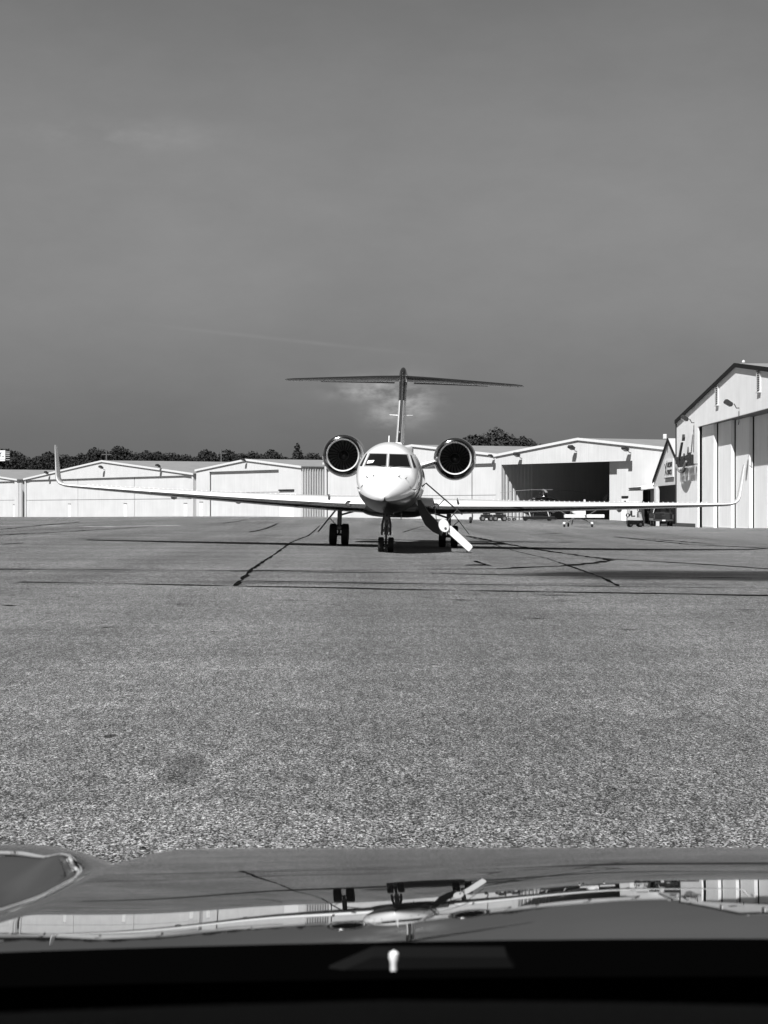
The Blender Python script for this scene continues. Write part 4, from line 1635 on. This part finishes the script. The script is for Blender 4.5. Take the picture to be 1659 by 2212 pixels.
def build_pickup():
    x0, y0 = 27.3, 226.0
    t = thing('pickup_truck', 'dark pickup truck seen from behind in front of the workshop opening', 'truck', (x0, y0, G(x0, y0)), R(-2))
    body = mat('truck_black', .012, .2, coat=.6)
    mb = MB()
    mb.prism([(-.95, .55), (.95, .55), (1.0, .8), (.97, 1.25), (-.97, 1.25), (-1.0, .8)], 1, 0.02, 5.3)
    mb.build('body', body, t)
    mb = MB()
    rings = [[(sx * w, y, z) for sx, z in ((-1, 1.26), (1, 1.26))] for y, w in ((2.1, .95),)]
    mb.loft([[(-.95, 2.0, 1.25), (.95, 2.0, 1.25), (.95, 4.2, 1.25), (-.95, 4.2, 1.25)], [(-.78, 2.2, 1.95), (.78, 2.2, 1.95), (.78, 3.5, 1.95), (-.78, 3.5, 1.95)]], True, True)
    mb.build('cab', body, t)
    mb = MB()
    mb.add([(-.74, 2.035, 1.36), (.74, 2.035, 1.36), (.68, 2.15, 1.86), (-.68, 2.15, 1.86)], [(0, 1, 2, 3)])
    mb.build('rear_window', GLASS_DARK, t)
    mb = MB()
    mb.cbox(-.82, .82, -.03, .015, .68, 1.27, .015)
    tg = mb.build('tailgate', body, t)
    mb = MB()
    mb.box(-.18, .18, -.05, -.032, .98, 1.08)
    mb.build('handle', STEEL_DARK, tg)
    mb = MB()
    mb.tube([(-.84, .03, 1.28), (.84, .03, 1.28)], .03, 6)
    mb.build('bed_rail', mat('rail_chrome', .5, .2, 1.0), t)
    mb = MB()
    mb.cbox(-.95, .95, -.22, -.035, .50, .66, .03)
    bp = mb.build('rear_bumper', mat('bumper_metal', .16, .3, .8), t)
    mb = MB()
    mb.box(-.16, .16, -.235, -.222, .52, .64)
    mb.build('licence_plate', SIGN_BOARD, bp)
    for s in (-1, 1):
        mb = MB()
        mb.box(s * .91 - .07, s * .91 + .07, -.025, .018, .75, 1.15)
        mb.build('tail_light', mat('tail_lens', .06, .2), t)
        simple_wheel(t, (s * .82, .95, .36), .36, .25, 0)
        simple_wheel(t, (s * .82, 4.2, .36), .36, .25, 0)
        mb = MB()
        mb.cbox(s * 1.16 - .12, s * 1.16 + .12, 3.5, 3.6, 1.25, 1.5, .03)
        mb.build('side_mirror', body, t)
    mb = MB()
    mb.tube([(-.85, 1.9, 1.3), (-.6, 1.9, 2.25)], .03, 5)
    mb.build('rack_bar', mat('rack_white', .7, .5), t)


def build_helicopter():
    hub = Vector((19.6, 284.5))
    t = thing('helicopter', 'dark helicopter parked in the mouth of the open hangar', 'helicopter', (hub.x, hub.y, G(hub.x, hub.y)), R(-8))
    bd = mat('helicopter_black', .010, .12, coat=.8)
    mb = MB()
    rings = []
    for x, w, zb, zt in ((-2.75, .05, 1.2, 1.35), (-2.6, .35, .9, 1.7), (-2.1, .65, .68, 2.15), (-1.3, .78, .6, 2.5), (-.3, .8, .58, 2.65), (.8, .74, .65, 2.6), (1.6, .5, .95, 2.3), (2.2, .32, 1.3, 2.0)):
        zc, hh = (zb + zt) / 2, (zt - zb) / 2
        rings.append([(x, w * math.cos(a), zc + hh * math.sin(a)) for a in [2 * math.pi * q / 20 for q in range(20)]])
    mb.loft(rings, True, True)
    mb.build('cabin', bd, t, True)
    mb = MB()
    mb.loft([[(x, r_ * math.cos(a), z + r_ * math.sin(a)) for a in [2 * math.pi * q / 12 for q in range(12)]] for x, r_, z in ((1.8, .33, 1.66), (3.5, .22, 1.78), (5.6, .14, 1.86), (7.4, .11, 1.9))], True, True)
    mb.build('tail_boom', bd, t, True)
    mb = MB()
    mb.loft([[(x, r_ * math.cos(a), z + h * math.sin(a)) for a in [2 * math.pi * q / 12 for q in range(12)]] for x, r_, h, z in ((-.9, .15, .1, 2.68), (-.5, .34, .25, 2.75), (.6, .36, .30, 2.8), (1.7, .2, .14, 2.5))], True, True)
    mb.build('engine_cowl', bd, t, True)
    mb = MB()
    mb.prism([(6.9, 1.8), (7.5, 1.8), (7.95, 3.1), (7.6, 3.1)], 1, -.05, .05)
    mb.prism([(6.95, 1.85), (7.4, 1.85), (7.6, 1.1), (7.4, 1.1)], 1, -.045, .045)
    mb.build('tail_fin', bd, t)
    mb = MB()
    mb.box(5.4, 5.9, -.8, .8, 1.86, 1.90)
    mb.build('stabiliser', bd, t)
    mb = MB()
    mb.tube([(0, 0, 2.9), (0, 0, 3.75)], .06, 10)
    mb.lathe([(3.55, .05), (3.6, .2), (3.72, .2), (3.8, .05)], (0, 0, 0), 2, 14)
    mb.build('rotor_mast', mat('mast_metal', .5, .3, .8), t, True)
    bm_ = mat('blade_grey', .22, .35)
    for k in range(4):
        a = R(188 + 90 * k)
        mb = MB()
        L = 5.3
        rings = []
        for r_, dz in ((.2, 0), (1.5, 0.0), (3.5, -.12), (L, -.36)):
            cx, cy = math.cos(a), math.sin(a)
            rings.append([(r_ * cx - q[0] * cy, r_ * cy + q[0] * cx, 3.68 + dz + q[1]) for q in ((-.15, 0), (0, .035), (.15, 0), (0, -.02))])
        mb.loft(rings, True, True)
        mb.build('rotor_blade', bm_, t)
    for s in (-1, 1):
        mb = MB()
        mb.tube([(-2.2, s * .95, .32), (-2.0, s * .95, .12), (1.5, s * .95, .10), (1.7, s * .95, .12)], .05, 6)
        mb.build('skid', STEEL_DARK, t)
        for x in (-1.2, .9):
            mb = MB()
            mb.tube([(x, s * .95, .1), (x, s * .5, .75)], .04, 6)
            mb.build('skid_strut', STEEL_DARK, t)
    mb = MB()
    for x0, x1, w in ((-2.45, -1.75, .6), (-1.5, -.8, .79)):
        mb.box(x0, x1, -w - .03, -w + .02, 1.5, 2.05)
    mb.build('door_window', GLASS_DARK, t)
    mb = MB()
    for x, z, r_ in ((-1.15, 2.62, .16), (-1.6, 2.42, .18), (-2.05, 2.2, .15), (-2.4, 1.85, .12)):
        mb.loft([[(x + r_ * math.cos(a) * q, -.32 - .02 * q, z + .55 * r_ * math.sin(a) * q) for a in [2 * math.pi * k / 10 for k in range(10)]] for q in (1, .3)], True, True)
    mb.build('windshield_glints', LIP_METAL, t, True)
    mb = MB()
    mb.tube([(7.25, -.12, 2.05), (7.27, -.12, 1.3)], .07, 6)
    mb.build('tail_rotor_blade', mat('tail_rotor_white', .75, .4), t)


def build_ground_carts():
    def tug(px, dist, name, label, n_w, length):
        X = (px - 829.5) / FPX * dist
        t = thing(name, label, 'tug', (X, dist, G(X, dist)), R(3))
        mb = MB()
        mb.cbox(-length / 2, length / 2, -.6, .6, .32, .78, .06)
        mb.build('body', BLACK, t)
        mb = MB()
        mb.cbox(-length * .32, length * .12, -.5, .5, .785, 1.2, .08)
        mb.build('hood', BLACK, t)
        mb = MB()
        mb.cbox(length * .16, length * .3, -.45, .45, .785, 1.35, .05)
        mb.build('seat', STEEL_DARK, t)
        for k in range(n_w):
            for s in (-1, 1):
                simple_wheel(t, (lerp(-length * .36, length * .36, k / (n_w - 1)), s * .55, .31), .31, .24, 1)
        return t
    tug(1051, 272, 'aircraft_tug', 'dark low aircraft tug nearest the right main wheels', 2, 1.35)
    tug(1079, 270, 'aircraft_tug', 'dark low tug hitched to the flat trailer before the open hangar', 2, 1.45)
    X, Y = (1150 - 829.5) / FPX * 272, 272.0
    t = thing('flat_trailer', 'dark flat trailer with two white uprights before the open hangar', 'trailer', (X, Y, G(X, Y)), R(2))
    mb = MB()
    mb.cbox(-1.2, 2.6, -.8, .8, .35, .52, .03)
    mb.build('deck', STEEL_DARK, t)
    mb = MB()
    mb.box(-1.2, 2.6, -.83, -.80, .15, .5)
    mb.build('side_skirt', BLACK, t)
    mb = MB()
    mb.tube([(-1.2, 0, .42), (-3.0, 0, .48)], .05, 6)
    mb.build('drawbar', STEEL_DARK, t)
    for x in (-.3, 1.9):
        mb = MB()
        mb.tube([(x, -.7, .5), (x - .28, -.7, 1.45)], .05, 6)
        mb.build('upright', mat('upright_white', .75, .5), t)
    for x in (-2.75, -2.15, -.8, 2.0):
        for s in (-1, 1):
            simple_wheel(t, (x, s * (.25 if x < -2 else .7), .18), .18, .14, 1)
    X, Y = (1018 - 829.5) / FPX * 245, 245.0
    t = thing('tail_dolly', 'single dark wheel on a bent post beyond the right main gear', 'dolly', (X, Y, G(X, Y)), R(10))
    simple_wheel(t, (-.08, 0, .33), .33, .22, 0)
    mb = MB()
    mb.tube([(.12, 0, .33), (.16, 0, .8), (.05, 0, 1.25), (-.2, 0, 1.5)], .05, 6)
    mb.build('post', STEEL_DARK, t, True)
    mb = MB()
    mb.box(-.6, .15, -.25, .25, 1.44, 1.52)
    mb.build('cradle', STEEL_DARK, t)


build_light_plane()
build_forklift()
build_pickup()
build_helicopter()
build_ground_carts()


# ------------------------------------------------------------------ trees, billboard, poles
def leaf_mesh(name, seed, kind, n, size):
    rnd = random.Random(seed)
    vs_, fs_ = [], []
    blobs = []
    if kind == 'round':
        for _ in range(20):
            a, b = rnd.uniform(0, 2 * math.pi), rnd.uniform(-.55, 1)
            q = math.sqrt(max(0, 1 - b * b)) * rnd.uniform(.3, .75)
            blobs.append((Vector((q * math.cos(a), q * math.sin(a), b * .68)), rnd.uniform(.24, .42)))
        blobs.append((Vector((0, 0, 0)), .62))
    elif kind == 'cone':
        for k in range(34):
            h = rnd.random()
            q = (1 - h) * .80 * rnd.uniform(.3, 1)
            a = rnd.uniform(0, 2 * math.pi)
            blobs.append((Vector((q * math.cos(a), q * math.sin(a), -1 + 1.95 * h)), .10 + .20 * (1 - h)))
    else:
        for _ in range(30):
            a, b = rnd.uniform(0, 2 * math.pi), rnd.uniform(-.7, 1)
            q = rnd.uniform(.2, 1.0) * math.sqrt(max(.05, 1 - .8 * b * b))
            blobs.append((Vector((q * math.cos(a), q * math.sin(a), b * .85)), rnd.uniform(.14, .30)))
        blobs.append((Vector((0, 0, -.15)), .55))
    tot = sum(r_ ** 2 for _, r_ in blobs)
    for c, r_ in blobs:
        for _ in range(max(8, int(n * r_ ** 2 / tot))):
            d = Vector((rnd.gauss(0, 1), rnd.gauss(0, 1), rnd.gauss(0, 1))).normalized()
            p = c + d * r_ * (rnd.random() ** .35) * (1.12 if kind != 'open' else 1.3)
            up = (d * .8 + Vector((rnd.gauss(0, .5), rnd.gauss(0, .5), rnd.gauss(0, .5) + .3))).normalized()
            a = up.orthogonal().normalized()
            a.rotate(Matrix.Rotation(rnd.uniform(0, 6.28), 3, up))
            b = up.cross(a)
            s = size * rnd.uniform(.55, 1.35)
            o = len(vs_)
            for u, v in ((-1, -.1), (-.1, -.62), (1, .1), (.1, .62)):
                vs_.append(tuple(p + a * u * s + b * v * s + up * (-.12 * s if abs(u) == 1 else .1 * s)))
            fs_.append((o, o + 1, o + 2, o + 3))
    me = bpy.data.meshes.new(name)
    me.from_pydata(vs_, [], fs_)
    return me


CROWNS = {}
for kd, cnt in (('round', 4), ('cone', 1), ('open', 3)):
    CROWNS[kd] = []
    for i in range(cnt):
        me = leaf_mesh('crown_leaves', 40 + i * 7 + len(kd), kd, 7000 if kd != 'open' else 5000, .060 if kd == 'round' else (.060 if kd == 'cone' else .070))
        me.materials.append(LEAF2 if kd == 'round' else LEAF)
        CROWNS[kd].append(me)


def tree(px, py, d, rad, label, kind='round', group='trees beyond the hangars', vs_=None, idx=0, name='broadleaf_tree'):
    X = (px - 829.5) / FPX * d
    top = EYE + (1102 - py) / FPX * d
    h = rad * (vs_ or 1.15)
    t = thing(name, label, 'tree', (X, d, .3), random.uniform(0, 6.28), group)
    mb = MB()
    zc = top - h - .3
    mb.tube([(0, 0, -.5), (.1, .05, zc * .5), (.05, -.1, zc), (0, 0, zc + h * .4)], [.38, .3, .2, .08], 8)
    for k in range(4):
        a = k * 1.7
        mb.tube([(.05, 0, zc - h * .5 + k * .3), (rad * .5 * math.cos(a), rad * .5 * math.sin(a), zc + h * .1 * k)], [.14, .04], 5)
    mb.build('trunk', BARK, t)
    me = CROWNS[kind][idx % len(CROWNS[kind])]
    sc = (rad, rad, h)
    inst('crown', me, t, (0, 0, zc), (0, 0, random.uniform(0, 6)), sc)


ORD = ['first', 'second', 'third', 'fourth', 'fifth', 'sixth', 'seventh', 'eighth', 'ninth', 'tenth', 'eleventh', 'twelfth', 'thirteenth', 'fourteenth', 'fifteenth',
       'sixteenth', 'seventeenth', 'eighteenth', 'nineteenth', 'twentieth', 'twenty-first', 'twenty-second', 'twenty-third', 'twenty-fourth', 'twenty-fifth', 'twenty-sixth', 'twenty-seventh', 'twenty-eighth']
row = [(-6, 966, 4.6), (22, 971, 4.2), (52, 982, 4.2), (84, 990, 3.6), (108, 976, 4.4), (143, 983, 4.0), (179, 977, 4.2), (207, 972, 4.2), (234, 978, 3.6), (262, 965, 4.8), (291, 976, 4.2),
       (317, 978, 3.8), (344, 976, 4.2), (373, 979, 4.0), (406, 980, 4.2), (449, 976, 4.4), (493, 972, 4.6), (519, 980, 3.6), (549, 973, 4.6), (585, 977, 4.4), (612, 987, 3.6), (676, 980, 4.0), (700, 984, 3.8), (728, 985, 4.2)]
for i, (px, py, rad) in enumerate(row):
    tree(px, py, 545 + (i * 37 % 50), rad * 1.12, 'dark rounded tree in the row behind the left hangars, ' + ORD[i] + ' from the left', 'round', 'trees behind the left hangars', 1.25, i)
tree(643, 960, 500, 4.6, 'pointed conifer standing above the row left of the left engine', 'cone', None, 1.15, 0, 'conifer_tree')
for i, (px, py, rad, lab) in enumerate(((1028, 940, 5.2, 'dense rounded tree nearest the right engine behind the hangars'), (1060, 946, 4.6, 'loose leafy tree second from the right engine behind the hangars'),
                                        (1092, 937, 5.4, 'tallest loose leafy tree behind the open hangar roof'), (1124, 945, 4.2, 'loose leafy tree fourth from the right engine behind the hangars'),
                                        (1150, 957, 3.4, 'lowest loose leafy tree at the right end of the clump'))):
    tree(px, py, 395 + i * 4, rad, lab, 'round' if i == 0 else 'open', 'trees behind the open hangar', 1.1, i)
und = leaf_mesh('undergrowth', 99, 'round', 5000, .03)
mbu = MB()


def build_backdrop():
    # one mass of undergrowth that closes the gaps between the trunks
    rnd = random.Random(77)
    vs_, fs_ = [], []
    for _ in range(16000):
        X = rnd.uniform(-110, 60)
        Y = rnd.uniform(598, 618)
        Z = rnd.uniform(0, 11.5) ** 1.0 + 1.2 * math.sin(X * .35) + .8 * math.sin(X * .9 + 1)
        d = Vector((rnd.gauss(0, 1), rnd.gauss(0, 1) - .5, rnd.gauss(0, 1) + .4)).normalized()
        a = d.orthogonal().normalized()
        a.rotate(Matrix.Rotation(rnd.uniform(0, 6.28), 3, d))
        b = d.cross(a)
        s = rnd.uniform(.35, .8)
        o = len(vs_)
        for u, v in ((-1, 0), (0, -.6), (1, 0), (0, .6)):
            vs_.append((X + a.x * u * s + b.x * v * s, Y + a.y * u * s + b.y * v * s, max(.1, Z + a.z * u * s + b.z * v * s)))
        fs_.append((o, o + 1, o + 2, o + 3))
    me = bpy.data.meshes.new('woodland_undergrowth')
    me.from_pydata(vs_, [], fs_)
    me.materials.append(LEAF2)
    o = bpy.data.objects.new('woodland_undergrowth', me)
    COL.objects.link(o)
    tag(o, 'dark mass of undergrowth behind the row of trees', 'undergrowth', kind='stuff')


build_backdrop()


def build_billboard():
    d = 500.0
    X = (6 - 829.5) / FPX * d
    t = thing('billboard', 'white billboard on a post above the roofs at the left edge', 'billboard', (X, d, .3))

    def zz(y):
        return EYE + (1102 - y) / FPX * d - .3

    def xx(p):
        return (p - 829.5) / FPX * d - X
    mb = MB()
    mb.box(xx(-24), xx(11.5), -.2, 0, zz(991.5), zz(973))
    mb.build('board', mat('billboard_white', .82, .5), t)
    mb = MB()
    mb.box(xx(-24), xx(11.3), -.35, .1, zz(996), zz(992.2))
    mb.build('catwalk', TRIM_WHITE, t)
    mb = MB()
    for a, b in (((-2, 983.5), (3, 977)), ((-1, 983), (2, 985.5))):
        mb.tube([(xx(a[0]), -.22, zz(a[1])), (xx(b[0]), -.22, zz(b[1]))], .09, 5)
    mb.build('lettering', SIGN_BLACK, t)
    mb = MB()
    ring = [(.26 * math.cos(a), .13 * math.sin(a)) for a in [2 * math.pi * k / 20 for k in range(20)]]
    mb.loft([[(xx(6.6) + p[0] * q, -.22, zz(985.8) + p[1] * q) for p in ring] for q in (1.0, .55)], True)
    mb.build('oval_mark', SIGN_BLACK, t)
    for y in (976.5, 980, 983.5, 988, 993):
        mb = MB()
        mb.box(xx(12.3), xx(21), -.1, .05, zz(y + .8), zz(y - .8))
        mb.build('back_slat', mat('slat_grey', .35, .5, var=.2), t)
    mb = MB()
    mb.box(xx(20.6), xx(22), .06, .3, zz(1000), zz(972))
    mb.box(xx(-12), xx(-9), .06, .5, -.5, zz(990))
    mb.build('support_post', STEEL_DARK, t)


build_billboard()


def pole(px, top, d, label):
    X = (px - 829.5) / FPX * d
    t = thing('utility_pole', label, 'pole', (X, d, .3), 0, 'utility poles by the trees')
    zt = EYE + (1102 - top) / FPX * d - .3
    mb = MB()
    mb.tube([(0, 0, -.3), (0, 0, zt)], [.2, .14], 8)
    mb.build('post', mat('pole_wood', .10, .9, var=.2), t)
    mb = MB()
    mb.box(-1.1, 1.1, -.06, .06, zt - .9, zt - .72)
    mb.build('crossarm', mat('pole_wood', .10, .9), t)


pole(478, 971, 505, 'thin utility pole rising above the roofs left of the left engine')
pole(230, 974, 520, 'thin utility pole above the widest hangar ridge')


# ------------------------------------------------------------------ the car the photograph is taken from
def build_car():
    t = thing('car', 'black car with glossy hood in the foreground, seen from inside over the dashboard', 'car', (0, 0, 0))
    # lengthways curvature of the hood: height of what it mirrors against where it is seen
    EV = Curve(*zip(*[(1700, -9.0), (1832, -8.3), (1838, -5.2), (1850, -3.0), (1872, -1.7), (1897, -1.05), (1945, -.2), (1985, .9), (2003, 1.9), (2030, 3.0), (2060, 4.0), (2100, 5.2)]))
    LD = Curve(*zip(*[(1.30, 4.6), (1.60, 4.9), (1.75, 4.6), (1.9, 3.4), (2.1, 3.2), (2.2, 4.2), (2.30, 6.5), (2.42, 8.8), (2.6, 10.5), (2.8, 14), (2.95, 24), (3.05, 42), (3.15, 66)]))
    ds = list(np.linspace(1.36, 2.75, 84)) + list(np.linspace(2.765, 3.15, 24))
    NOSE = Curve(*zip(*[(2.3, 5.2), (2.6, 7.0), (2.75, 9.5), (2.9, 17), (3.05, 40), (3.15, 66)]))
    kcols = [-.20, -.15, -.10, -.05, 0, .05, .10, .15, .20]

    def column(k):
        f = lerp(1.0, .80, smooth01(-k / .12)) if k < 0 else lerp(1.0, 1.5, smooth01(k / .12))
        z = EYE - .1935 * ds[0]
        out = [z]
        for a, b in zip(ds[:-1], ds[1:]):
            s_ = (EYE - z) / a
            y = 1102 + FPX * s_
            av = math.degrees(math.atan(s_))
            tt = (av - EV(1832 + (y - 1832) * f)) / 2
            w = smooth01((a - 2.55) / .2)
            tt = lerp(tt, NOSE(a), w)
            z -= math.tan(R(tt)) * (b - a)
            out.append(z)
        return out
    tabs = [column(k) for k in kcols]
    zl = [EYE - .1935 * ds[0]]
    for a, b in zip(ds[:-1], ds[1:]):
        zl.append(zl[-1] - math.tan(R(LD((a + b) / 2))) * (b - a))
    zm = tabs[4]
    xs = list(np.linspace(-.78, -.36, 10)) + list(np.linspace(-.345, -.235, 30)) + list(np.linspace(-.22, .78, 50))
    mb = MB()
    V = []
    for j, d in enumerate(ds):
        for x in xs:
            k = max(-.199, min(.199, x / d))
            q = int((k + .2) / .05)
            u = (k + .2) / .05 - q
            p = [tabs[max(0, min(8, q + e))][j] for e in (-1, 0, 1, 2)]
            zc = p[1] + .5 * u * (p[2] - p[0] + u * (2 * p[0] - 5 * p[1] + 4 * p[2] - p[3] + u * (3 * (p[1] - p[2]) + p[3] - p[0])))
            b = smooth01((-.284 - x) / .026)
            z = lerp(zc, zl[j], b)
            z += -.006 * math.exp(-((x + .279) / .011) ** 2) * smooth01((d - 1.5) / .4) - .020 * math.exp(-((x + .295) / .035) ** 2) * smooth01((d - 2.1) / .5)
            z -= .030 * (max(0, abs(x) - .42) / .36) ** 2          # crown falling to the wings
            V.append((x, d, z))
    n = len(xs)
    mb.add(V, [(j * n + i, j * n + i + 1, (j + 1) * n + i + 1, (j + 1) * n + i) for j in range(len(ds) - 1) for i in range(n - 1)])
    h = mb.build('hood', CAR_PAINT, t, True)
    # fenders, nose, sills
    for s in (-1, 1):
        rings = []
        for d, zt in [(x_, z_ - .03) for x_, z_ in list(zip(ds, zm))[::6]] + [(3.2, .62)]:
            rings.append([(s * .785, d, zt - .004), (s * .84, d, zt - .012), (s * .90, d, zt - .06), (s * .94, d, zt - .2), (s * .95, d, .70), (s * .93, d, .38)])
        mb = MB()
        mb.loft(rings, False)
        mb.build('fender', CAR_PAINT, t, True)
        mb = MB()
        mb.prism([(1.40, .36), (1.40, 1.2), (1.0, 1.22), (-1.6, 1.22), (-2.4, 1.15), (-2.5, .5), (-2.4, .36)], 0, s * .93, s * .95)
        mb.build('door_side', CAR_PAINT, t)
        mb = MB()
        mb.tube([(s * .80, 1.35, 1.20), (s * .68, .75, 1.72)], .035, 8)
        mb.build('windscreen_pillar', CAR_TRIM, t)
        mb = MB()
        mb.tube([(s * .68, -1.2, 1.74), (s * .82, -2.1, 1.2)], .05, 8)
        mb.build('rear_pillar', CAR_TRIM, t)
        for y in (2.45, -1.5):
            simple_wheel(t, (s * .86, y, .36), .36, .22, 0)
        mb = MB()
        mb.cbox(s * .62 - .16, s * .62 + .16, 3.10, 3.20, .68, .82, .03)
        mb.build('headlight', LENS, t)
    mb = MB()
    mb.cbox(-.93, .93, 3.05, 3.30, .30, .66, .06)
    mb.build('front_bumper', CAR_PAINT, t)
    mb = MB()
    mb.cbox(-.42, .42, 3.10, 3.17, .66, .86, .02)
    mb.build('grille', CAR_TRIM, t)
    mb = MB()
    mb.prism([(-1.3, 1.74), (-.4, 1.79), (.5, 1.79), (.84, 1.755), (.84, 1.735), (.5, 1.765), (-1.3, 1.71)], 0, -.70, .70)
    mb.build('roof', CAR_TRIM, t)
    mb = MB()
    mb.box(-.92, .92, -2.4, 1.38, .30, .36)
    mb.build('floor_pan', CAR_TRIM, t)
    mb = MB()
    mb.cbox(-.93, .93, -2.62, -2.40, .35, 1.18, .06)
    mb.build('tailgate', CAR_PAINT, t)
    mb = MB()
    mb.box(-.90, .90, 1.18, 1.34, .365, 1.17)
    mb.build('firewall', CAR_TRIM, t)
    for sx in (-.38, .38):
        mb = MB()
        mb.cbox(sx - .25, sx + .25, -.75, -.2, .365, .80, .06)
        mb.cbox(sx - .24, sx + .24, -1.0, -.82, .70, 1.38, .06)
        mb.build('seat', DASH_GREY, t)
    # cowl and dashboard
    rows = [(.30, 1.40), (.72, 1.3475), (.80, 1.3295), (.90, 1.335), (1.02, 1.305)]
    mb = MB()
    V = []
    nx = 25
    for d, z in rows[:3]:
        for i in range(nx):
            x = lerp(-.8, .8, i / (nx - 1))
            V.append((x, d, z - .02 * max(0, -x / .25 * .25) - .10 * x * x - (0 if d > .5 else .0)))
    mb.add(V, [(j * nx + i, j * nx + i + 1, (j + 1) * nx + i + 1, (j + 1) * nx + i) for j in range(2) for i in range(nx - 1)])
    mb.build('dash_pad', DASH_GREY, t, True)
    mb = MB()
    V = []
    for d, z in ((.80, 1.31), (.95, 1.29), (1.10, 1.275), (1.30, 1.245), (1.38, 1.2425), (1.44, 1.2285), (1.45, 1.18)):
        for i in range(nx):
            x = lerp(-.8, .8, i / (nx - 1))
            V.append((x, d, z - .04 * x * x + .018 * max(-.3, min(.3, x)) * d / 1.4))
    mb.add(V, [(j * nx + i, j * nx + i + 1, (j + 1) * nx + i + 1, (j + 1) * nx + i) for j in range(6) for i in range(nx - 1)])
    mb.build('cowl', CAR_TRIM, t, True)
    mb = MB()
    mb.prism([(-.030, 1.250), (-.006, 1.2605), (.066, 1.2605), (.074, 1.248), (.074, 1.243), (-.03, 1.243)], 1, 1.24, 1.27)  # added grey block standing in for a faint reflection in the windscreen
    mb.build('reflection_block', mat('reflection_grey', .007, .9, spec=.0), t)
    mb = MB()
    mb.lathe([(0, .0018), (.011, .0018), (.0135, .0027), (.016, .0024), (.0175, 0.0)], (.0052, 1.22, 1.2505), 2, 12)  # added peg, a solid form of a bright windscreen reflection
    mb.build('reflection_peg', mat('reflection_white', .85, .5), t, True)


build_car()

# unused helper meshes
for me in list(bpy.data.meshes):
    if me.users == 0:
        bpy.data.meshes.remove(me)
